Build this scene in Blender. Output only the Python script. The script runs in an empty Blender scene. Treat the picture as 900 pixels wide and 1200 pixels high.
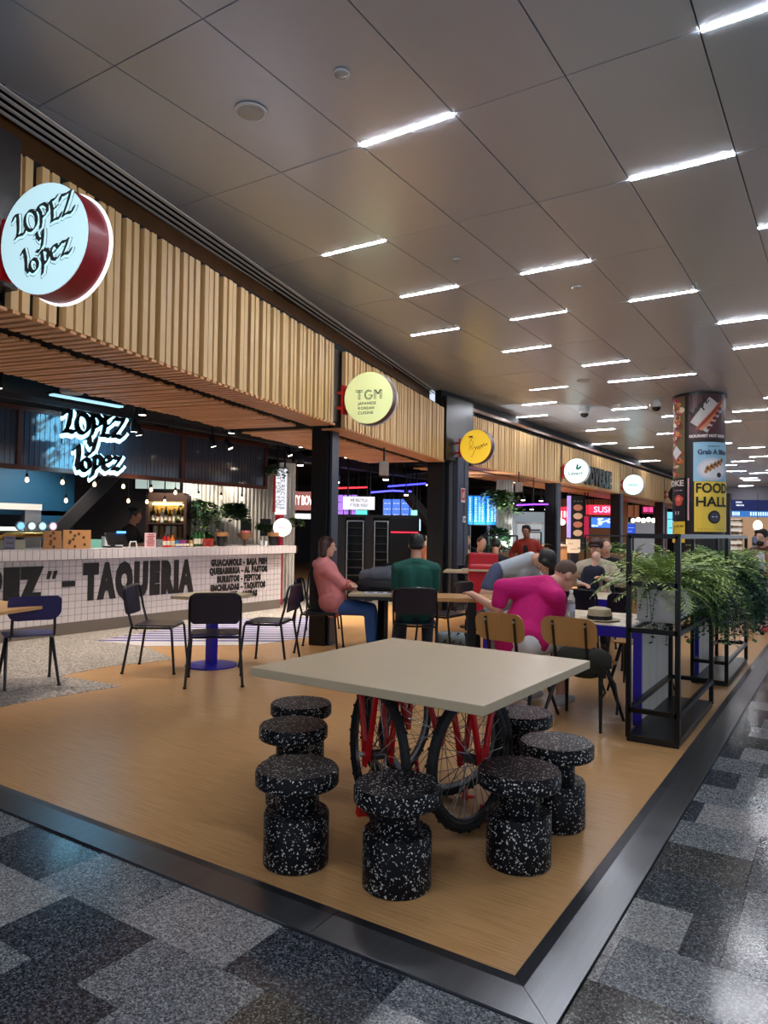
import bpy, bmesh, math, random
from mathutils import Vector, Matrix
random.seed(7)
C = bpy.context.scene.collection
SC = bpy.context.scene
PI = math.pi
# ---------------------------------------------------------------- camera, world, exposure
FPX, YAW, PIT, ROLL, EYE = 842.1, 0.5742672, 0.02528547, 0.01391057, 1.45
_fw = Vector((-math.sin(YAW)*math.cos(PIT), math.cos(YAW)*math.cos(PIT), math.sin(PIT)))
_r = Vector((math.cos(YAW), math.sin(YAW), 0)); _u = _r.cross(_fw)
_R = _r*math.cos(ROLL)+_u*math.sin(ROLL); _U = -_r*math.sin(ROLL)+_u*math.cos(ROLL)
cd = bpy.data.cameras.new('camera'); cam = bpy.data.objects.new('camera', cd); C.objects.link(cam)
cd.sensor_fit = 'VERTICAL'; cd.sensor_height = 36; cd.lens = FPX*36/1200; cd.clip_start = .05; cd.clip_end = 300
cam.matrix_world = Matrix(((_R.x, _U.x, -_fw.x, 0), (_R.y, _U.y, -_fw.y, 0), (_R.z, _U.z, -_fw.z, EYE), (0, 0, 0, 1)))
SC.camera = cam
SC.view_settings.view_transform = 'Standard'; SC.view_settings.look = 'None'
SC.view_settings.gamma = 1; SC.view_settings.exposure = 0.66
wd = bpy.data.worlds.new('hall_ambience'); SC.world = wd; wd.use_nodes = True
wd.node_tree.nodes['Background'].inputs[0].default_value = (.76, .86, 1, 1)
wd.node_tree.nodes['Background'].inputs[1].default_value = .6
STRIP_E = 120

def ray(u, v): return _fw+_R*((u-450)/FPX)+_U*((600-v)/FPX)
def at(u, v, z=0):
    d = ray(u, v); t = (z-EYE)/d.z
    return Vector((d.x*t, d.y*t, z))
_hf = Vector((-math.sin(YAW), math.cos(YAW), 0))
def PD(u, v, D):
    d = ray(u, v); t = D/d.dot(_hf)
    return Vector((d.x*t, d.y*t, EYE+d.z*t))

# ---------------------------------------------------------------- materials
def lin(c): return tuple(((x/255+.055)/1.055)**2.4 if x/255 > .04045 else x/255/12.92 for x in c)+(1,)
MATS = {}
def mat(name, rgb, rough=.5, metal=0, em=0, trans=0, noise=None, bump=0, spec=.5, alpha=1):
    """noise=(scale, amount, stretch): a second, darker or lighter tint of the surface's own colour"""
    if name in MATS: return MATS[name]
    m = bpy.data.materials.new(name); m.use_nodes = True; nt = m.node_tree; b = nt.nodes['Principled BSDF']
    c = lin(rgb)
    b.inputs['Base Color'].default_value = c; b.inputs['Roughness'].default_value = rough; b.inputs['Metallic'].default_value = metal
    b.inputs['Specular IOR Level'].default_value = spec
    if em: b.inputs['Emission Color'].default_value = c; b.inputs['Emission Strength'].default_value = em
    if trans: b.inputs['Transmission Weight'].default_value = trans
    if alpha < 1: b.inputs['Alpha'].default_value = alpha
    if noise or bump:
        tc = nt.nodes.new('ShaderNodeNewGeometry'); mp = nt.nodes.new('ShaderNodeMapping'); nz = nt.nodes.new('ShaderNodeTexNoise')
        sc, am, st = noise or (60, 0, (1, 1, 1))
        nt.links.new(tc.outputs['Position'], mp.inputs[0]); mp.inputs['Scale'].default_value = st
        nt.links.new(mp.outputs[0], nz.inputs[0]); nz.inputs['Scale'].default_value = sc; nz.inputs['Detail'].default_value = 3
        if am:
            mx = nt.nodes.new('ShaderNodeMix'); mx.data_type = 'RGBA'
            mx.inputs[6].default_value = c; mx.inputs[7].default_value = tuple(x*(1-am) for x in c[:3])+(1,)
            nt.links.new(nz.outputs[0], mx.inputs[0]); nt.links.new(mx.outputs[2], b.inputs['Base Color'])
        if bump:
            bp = nt.nodes.new('ShaderNodeBump'); bp.inputs['Strength'].default_value = bump; bp.inputs['Distance'].default_value = .004
            nt.links.new(nz.outputs[0], bp.inputs['Height']); nt.links.new(bp.outputs[0], b.inputs['Normal'])
    MATS[name] = m; return m
def ramp_mat(name, stops, kind='NOISE', scale=100, rough=.4, stretch=(1, 1, 1), spec=.5, rand=True):
    """speckled stone / terrazzo: colour stops over a noise or voronoi cell value"""
    m = bpy.data.materials.new(name); m.use_nodes = True; nt = m.node_tree; b = nt.nodes['Principled BSDF']
    tc = nt.nodes.new('ShaderNodeNewGeometry'); mp = nt.nodes.new('ShaderNodeMapping'); mp.inputs['Scale'].default_value = stretch
    nt.links.new(tc.outputs['Position'], mp.inputs[0])
    if kind == 'VORONOI':
        t = nt.nodes.new('ShaderNodeTexVoronoi'); t.inputs['Scale'].default_value = scale
        sp = nt.nodes.new('ShaderNodeSeparateColor'); nt.links.new(t.outputs['Color'], sp.inputs[0]); out = sp.outputs[0]
    else:
        t = nt.nodes.new('ShaderNodeTexNoise'); t.inputs['Scale'].default_value = scale; t.inputs['Detail'].default_value = 4
        t.inputs['Roughness'].default_value = .7; out = t.outputs[0]
    nt.links.new(mp.outputs[0], t.inputs['Vector'])
    rp = nt.nodes.new('ShaderNodeValToRGB'); cr = rp.color_ramp
    cr.interpolation = 'CONSTANT' if kind == 'VORONOI' else 'LINEAR'
    while len(cr.elements) < len(stops): cr.elements.new(.5)
    for e, (p, c) in zip(cr.elements, stops): e.position = p; e.color = lin(c)
    nt.links.new(out, rp.inputs[0]); nt.links.new(rp.outputs[0], b.inputs['Base Color'])
    b.inputs['Roughness'].default_value = rough; b.inputs['Specular IOR Level'].default_value = spec
    MATS[name] = m; return m

wood_slat = mat('slat_oak', (238, 196, 134), .5, noise=(14, .28, (1, 1, .08)))
wood_soff = mat('soffit_oak', (236, 168, 108), .45, noise=(14, .28, (.3, 1, 1)))
black = mat('black_paint', (14, 14, 16), .35)
blackm = mat('black_metal', (16, 16, 18), .3, .4)
dark = mat('dark_ceiling', (9, 9, 11), .8)
bronze = mat('bronze_panel', (120, 78, 42), .3, .35, noise=(5, .6, (1, 1, .2)))
blade_m = mat('slot_blade', (240, 238, 234), .45)
alu = mat('aluminium', (176, 178, 182), .3, .9)
white_m = mat('white_metal', (214, 216, 216), .35)
slate_m = mat('grey_column_panel', (66, 72, 88), .38, .35)
steel = mat('brushed_steel', (146, 149, 155), .30, .95, noise=(40, .25, (1, .06, 1)))
steel_d = mat('steel_edge', (84, 88, 96), .3, .9)
navy = mat('navy_shell', (17, 18, 40), .33)
chblack = mat('chair_tube', (13, 13, 17), .3)
birch = mat('pale_laminate', (202, 184, 152), .36, noise=(9, .12, (.5, 6, 1)))
oak = mat('oak_ply', (190, 142, 84), .42, noise=(9, .25, (12, 1, .6)))
blue_p = mat('blue_edge', (38, 24, 160), .4)
red_p = mat('red_paint', (196, 16, 26), .33)
rubber = mat('tyre_rubber', (16, 16, 17), .7, bump=.3)
white_t = mat('white_tile', (214, 206, 208), .25)
grout = mat('grout', (48, 42, 46), .8)
letter = mat('letter_black', (16, 15, 18), .5)
ceil_m = mat('ceiling_panel', (190, 198, 212), .30, .25, spec=.6)
gap_m = mat('ceiling_gap', (22, 21, 21), .9)
led = mat('led_white', (246, 248, 255), .5, em=STRIP_E)
floor_w = ramp_mat('bamboo_floor', [(.30, (168, 124, 76)), (.5, (200, 154, 100)), (.7, (214, 170, 116))], 'NOISE', 9, .30, (.35, 14, 1), .5)
terr = ramp_mat('terrazzo', [(0, (92, 84, 78)), (.22, (196, 188, 178)), (.45, (168, 158, 148)), (.62, (212, 206, 200)), (.86, (128, 116, 106))], 'VORONOI', 70, .3)
stoolm = ramp_mat('recycled_rubber', [(0, (11, 11, 16)), (.84, (22, 22, 31)), (.91, (196, 194, 190)), (.96, (112, 110, 112)), (.98, (232, 230, 224))], 'VORONOI', 185, .38, spec=.16)
GR = [ramp_mat('granite_'+n, [(0, a), (.3, b), (.62, c), (.86, d)], 'VORONOI', 175, .14) for n, a, b, c, d in (
    ('dark', (34, 37, 44), (56, 60, 69), (76, 81, 90), (108, 113, 120)), ('mid', (72, 77, 84), (106, 111, 117), (130, 135, 140), (160, 164, 167)),
    ('light', (100, 101, 103), (136, 137, 139), (156, 157, 158), (182, 182, 182)), ('charcoal', (40, 40, 41), (64, 64, 66), (86, 87, 87), (118, 118, 117)))]
SKIN = [mat('skin_'+str(i), c, .5) for i, c in enumerate(((214, 164, 140), (196, 142, 116), (150, 100, 76), (226, 180, 160), (70, 46, 36)))]
eye_w = mat('eye_white', (230, 228, 224), .3); eye_d = mat('eye_dark', (30, 22, 18), .2); lip = mat('lips', (160, 84, 78), .5)

# ---------------------------------------------------------------- mesh helpers
class MB:
    def __init__(s): s.v = []; s.f = []; s.mi = []; s.cur = 0
    def add(s, vs, fs):
        n = len(s.v); s.v += [tuple(p) for p in vs]; s.f += [tuple(i+n for i in f) for f in fs]; s.mi += [s.cur]*len(fs); return s
    def box(s, c, d, rz=0, mtx=None):
        x, y, z = (k/2 for k in d); P = [Vector((a*x, b*y, e*z)) for e in (-1, 1) for b in (-1, 1) for a in (-1, 1)]
        if rz: R = Matrix.Rotation(rz, 3, 'Z'); P = [R @ p for p in P]
        if mtx: P = [mtx @ p for p in P]
        c = Vector(c); P = [p+c for p in P]
        return s.add(P, [(0, 2, 3, 1), (4, 5, 7, 6), (0, 1, 5, 4), (2, 6, 7, 3), (0, 4, 6, 2), (1, 3, 7, 5)])
    def bx(s, x0, x1, y0, y1, z0, z1): return s.box(((x0+x1)/2, (y0+y1)/2, (z0+z1)/2), (abs(x1-x0), abs(y1-y0), abs(z1-z0)))
    def bar(s, p, q, w, h=None, up=(0, 0, 1)):
        p, q = Vector(p), Vector(q); h = h or w; d = (q-p).normalized(); up = Vector(up)
        if abs(d.dot(up)) > .98: up = Vector((0, 1, 0)) if abs(d.y) < .9 else Vector((1, 0, 0))
        a = d.cross(up).normalized()*w/2; b = d.cross(a).normalized()*h/2
        P = [o+i*a+j*b for o in (p, q) for i, j in ((-1, -1), (1, -1), (1, 1), (-1, 1))]
        return s.add(P, [(3, 2, 1, 0), (4, 5, 6, 7)]+[(i, (i+1) % 4, 4+(i+1) % 4, 4+i) for i in range(4)])
    def tube(s, pts, r, n=8, closed=False, r2=None):
        pts = [Vector(p) for p in pts]; N = len(pts); rings = []; prev = None
        for i, p in enumerate(pts):
            a = pts[i-1] if (i or closed) else p; b = pts[(i+1) % N] if (i < N-1 or closed) else p
            d = (b-a).normalized()
            if prev is None:
                x = d.cross(Vector((0, 0, 1)));  x = x if x.length > .05 else d.cross(Vector((0, 1, 0)))
            else: x = prev-d*prev.dot(d)
            x.normalize(); prev = x; y = d.cross(x)
            rr = r if r2 is None else r+(r2-r)*i/max(1, N-1)
            rings.append([p+(x*math.cos(2*PI*k/n)+y*math.sin(2*PI*k/n))*rr for k in range(n)])
        vs = [q for g in rings for q in g]; fs = []
        for i in range(N if closed else N-1):
            j = (i+1) % N
            fs += [(i*n+k, i*n+(k+1) % n, j*n+(k+1) % n, j*n+k) for k in range(n)]
        if not closed: fs += [tuple(range(n-1, -1, -1)), tuple((N-1)*n+k for k in range(n))]
        return s.add(vs, fs)
    def lathe(s, prof, n=24, c=(0, 0, 0), mtx=None, cap=True):
        c = Vector(c); vs = []
        for r, z in prof:
            for k in range(n):
                p = Vector((r*math.cos(2*PI*k/n), r*math.sin(2*PI*k/n), z)); vs.append((mtx @ p if mtx else p)+c)
        fs = [(i*n+k, i*n+(k+1) % n, (i+1)*n+(k+1) % n, (i+1)*n+k) for i in range(len(prof)-1) for k in range(n)]
        if cap: fs += [tuple(range(n-1, -1, -1)), tuple((len(prof)-1)*n+k for k in range(n))]
        return s.add(vs, fs)
    def ell(s, c, r, n=14, m=8, mtx=None):
        pr = [(max(1e-4, math.sin(PI*i/m)), -math.cos(PI*i/m)) for i in range(m+1)]
        S = Matrix.Diagonal(Vector(r)).to_3x3(); return s.lathe(pr, n, c, (mtx @ S) if mtx else S, cap=False)
    def cap(s, p, q, r1, r2, n=12):
        """tapered round-ended limb"""
        p, q = Vector(p), Vector(q); d = q-p; L = d.length
        if L < 1e-5: return s.ell(p, (r1,)*3)
        Q = d.to_track_quat('Z', 'Y').to_matrix()
        pr = [(max(1e-4, r1*math.sin(a)), -r1*math.cos(a)) for a in (0, .5, 1.0, PI/2)]+[(max(1e-4, r2*math.cos(a)), L+r2*math.sin(a)) for a in (0, .55, 1.05, PI/2)]
        return s.lathe(pr, n, p, Q, cap=False)
    def prism(s, poly, z0, z1, fr=None):
        """2-D polygon extruded; fr=(origin, x, y, z) places it"""
        n = len(poly); P = [(a, b, z) for z in (z0, z1) for a, b in poly]
        if fr: o, x, y, z = (Vector(k) for k in fr); P = [o+x*a+y*b+z*c for a, b, c in P]
        return s.add(P, [tuple(range(n-1, -1, -1)), tuple(range(n, 2*n))]+[(i, (i+1) % n, n+(i+1) % n, n+i) for i in range(n)])
    def quad(s, a, b, c, d): return s.add([a, b, c, d], [(0, 1, 2, 3)])
    def xf(s, M): s.v = [tuple(M @ Vector(p)) for p in s.v]; return s
    def merge(s, o, M=None):
        vs = [M @ Vector(p) for p in o.v] if M else o.v
        n = len(s.v); s.v += [tuple(p) for p in vs]; s.f += [tuple(i+n for i in f) for f in o.f]; s.mi += o.mi; return s
def root_loc(o):
    while o.parent: o = o.parent
    return o.location
def B(name, mb, m, parent=None, smooth=False, bevel=0, kind=None, mats=None, label=None):
    """links the collected shape as ONE mesh object (local coordinates of its thing)"""
    me = bpy.data.meshes.new(name); me.from_pydata(mb.v, [], mb.f)
    for k in (mats or [m]): me.materials.append(k)
    if mats: me.polygons.foreach_set('material_index', mb.mi)
    bm = bmesh.new(); bm.from_mesh(me); bmesh.ops.recalc_face_normals(bm, faces=bm.faces)
    if bevel:
        bmesh.ops.bevel(bm, geom=[e for e in bm.edges if len(e.link_faces) == 2 and e.calc_face_angle(0) > .6], offset=bevel, segments=2, affect='EDGES', profile=.5)
    bm.to_mesh(me); bm.free()
    if smooth: me.shade_smooth() if smooth is True else me.shade_smooth(); me.set_sharp_from_angle(angle=.7)
    o = bpy.data.objects.new(name, me); C.objects.link(o)
    if parent: o.parent = parent
    if kind: o['kind'] = kind
    if label: o['label'] = label
    return o
def W(name, mb, m, parent, **k):
    """the same from world coordinates, for a thing whose Empty is not rotated"""
    l = root_loc(parent); mb.v = [(a-l.x, b-l.y, c-l.z) for a, b, c in mb.v]
    return B(name, mb, m, parent, **k)
def T(name, label, cat, loc=(0, 0, 0), rz=0, group=None):
    o = bpy.data.objects.new(name, None); C.objects.link(o); o.empty_display_size = .1
    o.location = loc; o.rotation_euler = (0, 0, rz); o['label'] = label; o['category'] = cat
    if group: o['group'] = group
    return o
def tag(o, label, cat, group=None):
    o['label'] = label; o['category'] = cat
    if group: o['group'] = group
    return o
def one(name, mb, m, label, cat, group=None, loc=None, **k):
    """a thing that is a single mesh, world coordinates, origin at its base"""
    if loc is None:
        xs, ys, zs = zip(*mb.v); loc = ((min(xs)+max(xs))/2, (min(ys)+max(ys))/2, min(zs))
    mb.v = [(a-loc[0], b-loc[1], c-loc[2]) for a, b, c in mb.v]
    o = B(name, mb, m, **k); o.location = loc; return tag(o, label, cat, group)
def S(name, mb, m, **k): return B(name, mb, m, kind='structure', **k)
def dup(root, loc, rz=None, label=None, group=None):
    kids = {}
    for o in C.objects:
        if o.parent: kids.setdefault(o.parent, []).append(o)
    r = root.copy(); C.objects.link(r); r.location = loc
    if rz is not None: r.rotation_euler = (0, 0, rz)
    if label: r['label'] = label
    if group: r['group'] = group
    for c in kids.get(root, []):
        k = c.copy(); C.objects.link(k); k.parent = r
        for g in kids.get(c, []): h = g.copy(); C.objects.link(h); h.parent = k
    return r
def pieces(name, boxes, m, parent, kind=None):
    """alike pieces, one object each, sharing a unit cube: boxes = (centre, size, rz[, material])"""
    key = 'unit_'+name+m.name; me = bpy.data.meshes.get(key)
    if not me:
        b = MB().box((0, 0, 0), (1, 1, 1)); me = bpy.data.meshes.new(key); me.from_pydata(b.v, [], b.f); me.materials.append(m)
    l = root_loc(parent)
    for q in boxes:
        o = bpy.data.objects.new(name, me); C.objects.link(o); o.parent = parent
        o.location = Vector(q[0])-l; o.scale = q[1]; o.rotation_euler = (0, 0, q[2])
def ordn(n): return {1: 'first', 2: 'second', 3: 'third', 4: 'fourth', 5: 'fifth', 6: 'sixth', 7: 'seventh', 8: 'eighth', 9: 'ninth', 10: 'tenth', 11: 'eleventh', 12: 'twelfth', 13: 'thirteenth', 14: 'fourteenth', 15: 'fifteenth', 16: 'sixteenth', 17: 'seventeenth', 18: 'eighteenth', 19: 'nineteenth', 20: 'twentieth'}.get(n, str(n)+'th')
def clip(poly, f):
    """keep the part of a polygon where f(p) >= 0 (f is affine)"""
    out = []
    for i, a in enumerate(poly):
        b = poly[(i+1) % len(poly)]; fa, fb = f(a), f(b)
        if fa >= 0: out.append(a)
        if fa*fb < 0: t = fa/(fa-fb); out.append((a[0]+(b[0]-a[0])*t, a[1]+(b[1]-a[1])*t))
    return out
# lettering: the built-in face turned into solid mesh
def text(s, size=1, ext=.004, bold=0, shear=0, align='CENTER', sx=1, space=1):
    cu = bpy.data.curves.new('lettering', 'FONT'); cu.body = s; cu.size = size; cu.extrude = ext/2; cu.offset = bold; cu.shear = shear
    cu.align_x = align; cu.align_y = 'CENTER'; cu.space_character = space; cu.resolution_u = 3
    o = bpy.data.objects.new('lettering', cu); C.objects.link(o); dg = bpy.context.evaluated_depsgraph_get()
    me = o.evaluated_get(dg).to_mesh(); b = MB()
    b.add([(v.co.x*sx, v.co.y, v.co.z) for v in me.vertices], [tuple(p.vertices) for p in me.polygons])
    bpy.data.objects.remove(o); bpy.data.curves.remove(cu); return b
def frame(o, x, y): x = Vector(x).normalized(); y = Vector(y).normalized(); z = x.cross(y); return Matrix(((x.x, y.x, z.x, o[0]), (x.y, y.y, z.y, o[1]), (x.z, y.z, z.z, o[2]), (0, 0, 0, 1)))
# broad-nib script letters for the hand-lettered signs
def _el(cx, cy, rx, ry, a0=0, a1=360, n=18): return [(cx+rx*math.cos(math.radians(a0+(a1-a0)*i/n)), cy+ry*math.sin(math.radians(a0+(a1-a0)*i/n))) for i in range(n+1)]
GL = {'L': [[(.02, .80), (.16, .98), (.34, .96), (.30, .6), (.22, .25), (.10, .02), (.0, .0)], [(.05, .04), (.3, .06), (.52, .02), (.64, .2)]],
      'O': [_el(.38, .48, .34, .46, 100, 460)], 'P': [[(.16, .9), (.26, .6), (.2, .2), (.1, -.02)], [(.02, .78), (.2, .98), (.5, .98), (.68, .8), (.62, .55), (.4, .42), (.24, .46)]],
      'E': [[(.24, .94), (.26, .6), (.2, .2), (.12, .04)], [(.06, .82), (.24, .96), (.5, .94), (.66, 1.06)], [(.24, .52), (.42, .54), (.54, .6)], [(.1, .04), (.36, .06), (.56, .02), (.7, .2)]],
      'Z': [[(.04, .76), (.16, .96), (.4, .92), (.7, .96)], [(.7, .96), (.5, .62), (.26, .3), (.06, .03)], [(.06, .03), (.3, .08), (.56, .02), (.74, .22)]],
      'y': [[(.02, .6), (.16, .68), (.2, .4), (.34, .24), (.52, .4)], [(.6, .7), (.54, .3), (.42, -.1), (.2, -.34), (.04, -.26)]],
      'l': [[(.04, .84), (.2, 1.0), (.24, .6), (.18, .2), (.26, .02), (.42, .08)]], 'o': [_el(.28, .3, .24, .3, 100, 460)],
      'p': [[(.04, .5), (.2, .62), (.2, .2), (.14, -.2), (.06, -.42)], [(.2, .5), (.36, .64), (.56, .5), (.52, .2), (.34, .0), (.2, .1)]],
      'e': [[(.1, .28), (.3, .36), (.5, .44), (.42, .62), (.22, .6), (.08, .4), (.12, .1), (.32, .0), (.52, .12)]],
      'z': [[(.02, .48), (.12, .62), (.34, .58), (.52, .64)], [(.52, .64), (.34, .36), (.06, .02)], [(.06, .02), (.28, .06), (.46, .0), (.6, .16)]], "'": [[(.3, .8), (.5, 1.0)]]}
def script(items, nib, th, ang=38, z0=0):
    """items = (char, x, y, size, rot degrees)"""
    b = MB(); nx, ny = nib*math.cos(math.radians(ang))/2, nib*math.sin(math.radians(ang))/2
    for ch, ox, oy, sz, rot in items:
        cr, sr = math.cos(math.radians(rot)), math.sin(math.radians(rot))
        for st in GL[ch]:
            P = [(ox+sz*(x*cr-y*sr), oy+sz*(x*sr+y*cr)) for x, y in st]
            for (ax, ay), (bx, by) in zip(P, P[1:]):
                m = nib*.16
                hull = []
                for px, py in ((ax, ay), (bx, by)):
                    for sx_, sy_ in ((1, 1), (-1, -1)):
                        for qx, qy in ((m, 0), (-m, 0), (0, m), (0, -m)): hull.append((px+sx_*nx+qx, py+sy_*ny+qy))
                b.prism(chull(hull), z0, z0+th)
    return b
def chull(pts):
    pts = sorted(set((round(x, 6), round(y, 6)) for x, y in pts))
    def half(ps):
        h = []
        for p in ps:
            while len(h) > 1 and (h[-1][0]-h[-2][0])*(p[1]-h[-2][1])-(h[-1][1]-h[-2][1])*(p[0]-h[-2][0]) <= 0: h.pop()
            h.append(p)
        return h
    lo, hi = half(pts), half(pts[::-1]); return lo[:-1]+hi[:-1]
LOPEZ = [('L', -1.75, .42, 1.15, 14), ('O', -1.05, .58, 1.1, 14), ('P', -.25, .72, 1.12, 14), ('E', .45, .9, 1.1, 14), ('Z', 1.2, 1.08, 1.1, 14), ('y', -.42, -.12, .95, 10),
         ('l', -1.15, -1.45, 1.25, 12), ('o', -.72, -1.42, 1.05, 12), ('p', -.1, -1.1, 1.1, 12), ('e', .55, -1.0, 1.15, 12), ('z', 1.2, -.82, 1.1, 12)]
# ================================================================ STRUCTURE
CEIL = 3.974; GX, GY, SX, SY = -4.067, 2.437, .6888, 1.3762
FA, FB, FC, FD = (-4.06, 2.30), (-5.09, 6.82), (-5.17, 7.12), (-6.04, 11.35)
SB, ST = 2.707, 3.643                      # slats: bottom and top
STRX, STRY = -.918, 2.244                  # inner corner of the steel threshold
# --- timber floor of the seating island
mb = MB(); mb.bx(-26, STRX, STRY, 60, -.12, 0)
fl = S('floor', mb, floor_w)
# --- steel threshold round the island: two runs, each of plates with a dark sloped inner edge
def strip_piece(parent, a, b, n, mitre0=0, mitre1=0):
    """plate from a to b (inner line), n = outward normal"""
    a, b, n = Vector(a), Vector(b), Vector(n); d = (b-a).normalized(); a = a+d*(.0015 if mitre0 else 0)
    for w0, w1, z0, z1, m, nm in ((0, .05, .004, .010, steel_d, 'edge_strip'), (.05, .195, .010, .010, steel, 'plate')):
        q = MB(); P = []
        for w, z in ((w0, z0), (w1, z1)):
            P += [a+n*w-d*(w*mitre0)+Vector((0, 0, z)), b+n*w+d*(w*mitre1)+Vector((0, 0, z))]
        lo = [p*1 for p in P]
        for p in lo: p.z = -.02
        q.add(P+lo, [(0, 1, 3, 2), (4, 6, 7, 5), (0, 4, 5, 1), (2, 3, 7, 6), (0, 2, 6, 4), (1, 5, 7, 3)])
        W(nm, q, m, parent)
t1 = T('trim_1', 'brushed steel threshold strip along the near edge of the wooden floor', 'threshold'); del t1['category']; t1['kind'] = 'structure'
t2 = T('trim_2', 'brushed steel threshold strip along the right edge of the wooden floor', 'threshold'); del t2['category']; t2['kind'] = 'structure'
xs = [STRX, -1.62, -4.1, -6.6]
for i in range(3): strip_piece(t1, (xs[i]-(.003 if i else 0), STRY, 0), (xs[i+1], STRY, 0), (0, -1, 0), 1 if i == 0 else 0, 0)
ys = [STRY, 4.36, 6.9, 9.4, 12, 15, 20, 40]
for i in range(7): strip_piece(t2, (STRX, ys[i]+(.003 if i else 0), 0), (STRX, ys[i+1], 0), (1, 0, 0), 1 if i == 0 else 0, 0)
# --- granite floor: every slab its own piece
mb = MB(); mb.bx(-7.5, STRX+.01, -3, STRY-.16, -.12, -.03); mb.bx(STRX+.16, 9, -3, 48, -.12, -.03); mb.bx(-.93, STRX+.17, -3, STRY-.16, -.12, -.03)
gf = S('floor_granite', mb, grout)
PITCH, TW, Y0 = .3143, .5225, 2.68
OX, OY = STRX+.197, STRY-.197
tile_me = {}
def slab(x0, x1, y0, y1, k):
    if x1-x0 < .02 or y1-y0 < .02: return
    key = (k,)
    if key not in tile_me:
        b = MB().box((0, 0, 0), (1, 1, 1)); me = bpy.data.meshes.new('granite_slab'); me.from_pydata(b.v, [], b.f); me.materials.append(GR[k]); tile_me[key] = me
    o = bpy.data.objects.new('slab', tile_me[key]); C.objects.link(o); o.parent = gf
    g = .0012; z = random.uniform(-.0006, 0)
    o.location = ((x0+x1)/2, (y0+y1)/2, -.015+z); o.scale = (x1-x0-2*g, y1-y0-2*g, .03)
# rows given as (row index from y=2.68, list of joints in x, tones)
EXPL = {0: ([-.72, -.685, -.1, .42], [2, 1, 0]), 1: ([-.72, -.50, -.37, .16], [2, 0, 0]), 2: ([-.72, -.35, .17], [0, 1]), 3: ([-.72, -.36, .2], [3, 0]),
        4: ([-.72, -.36, .16], [1, 0]), 5: ([-.72, -.655, -.13], [0, 2]), 6: ([-.72, -.3, .2], [1, 1]), 7: ([-.72, -.55, -.05], [0, 1]), 8: ([-.72, -.46, .06], [1, 0]),
        9: ([-.72, -.6, -.08], [0, 2]), -1: ([-.72, -.2, .3], [3, 0]), -2: ([-3.83, -3.31, -2.787, -2.264, -1.737, -1.21, -.72, -.2], [1, 0, 1, 2, 0, 1, 0]),
        -3: ([-3.63, -3.10, -2.572, -2.058, -1.54, -1.02, -.5], [1, 2, 0, 1, 3, 1]), -4: ([-3.35, -2.83, -2.3, -1.85, -1.33, -.8], [0, 1, 0, 1, 0])}
rnd = random.Random(5)
for k in range(-12, 34):
    y0 = Y0+PITCH*k; y1 = y0+PITCH
    if k+1 in EXPL: js, tn = EXPL[k+1]
    else: o = rnd.uniform(0, TW); js, tn = [-.72+o-TW*2, -.72+o-TW, -.72+o], [rnd.randrange(4) for _ in range(2)]
    js, tn = list(js), list(tn)
    while js[-1] < (1.6 if k > 2 else 2.4): js.append(js[-1]+TW); tn.append(rnd.choice((0, 1, 2, 3)))
    if y0 < OY:
        while js[0] > -4.4: js.insert(0, js[0]-TW); tn.insert(0, rnd.choice((0, 1, 2, 1)))
    for a, b, c in zip(js, js[1:], tn):
        if y0 >= OY-.001: slab(max(a, OX), b, y0, y1, c) if b > OX+.02 else None
        elif y1 <= OY+.001: slab(a, b, y0, y1, c)
        else:
            slab(a, b, y0, OY, c)
            if b > OX+.02: slab(max(a, OX), b, OY, y1, c)
# --- terrazzo in front of the taqueria, with zigzag joint to the timber, and painted stripes
TZ = [(-5.72, 2.9), (-5.64, 3.60), (-5.56, 4.23), (-6.40, 4.18), (-6.43, 4.75), (-6.20, 5.41), (-7.07, 5.75), (-7.99, 5.70), (-7.18, 5.78), (-6.17, 6.69), (-6.07, 7.58), (-7.6, 9.7), (-7.6, 16), (-14, 16), (-14, 2.9)]
q = MB(); q.prism(TZ, -.01, .003); S('floor_terrazzo', q, terr)
stripe_m = mat('stripe_violet', (58, 44, 148), .35)
sw_m = mat('stripe_white', (216, 212, 214), .35)
SPOLY = [(-7.99, 5.70), (-7.18, 5.78), (-6.17, 6.69), (-6.07, 7.58), (-7.45, 9.3), (-8.3, 8.2)]
fm = T('floor_marking', 'violet and white painted stripe field on the floor before the counter', 'floor marking', (-7.2, 7, 0))
q = MB(); q.prism(SPOLY, .003, .0045); W('white_field', q, sw_m, fm)
dx, dy = .80, .60
for i in range(18):
    s0 = -8.35*-.6+0  # stripes run across the line of sight
    o = 9.32+i*.205
    pl = clip(SPOLY, lambda p: (-p[0]*dy+p[1]*dx)-o); pl = clip(pl, lambda p: o+.095-(-p[0]*dy+p[1]*dx)) if pl else pl
    if len(pl) > 2: q = MB(); q.prism(pl, .0045, .006); W('stripe', q, stripe_m, fm)
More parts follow.
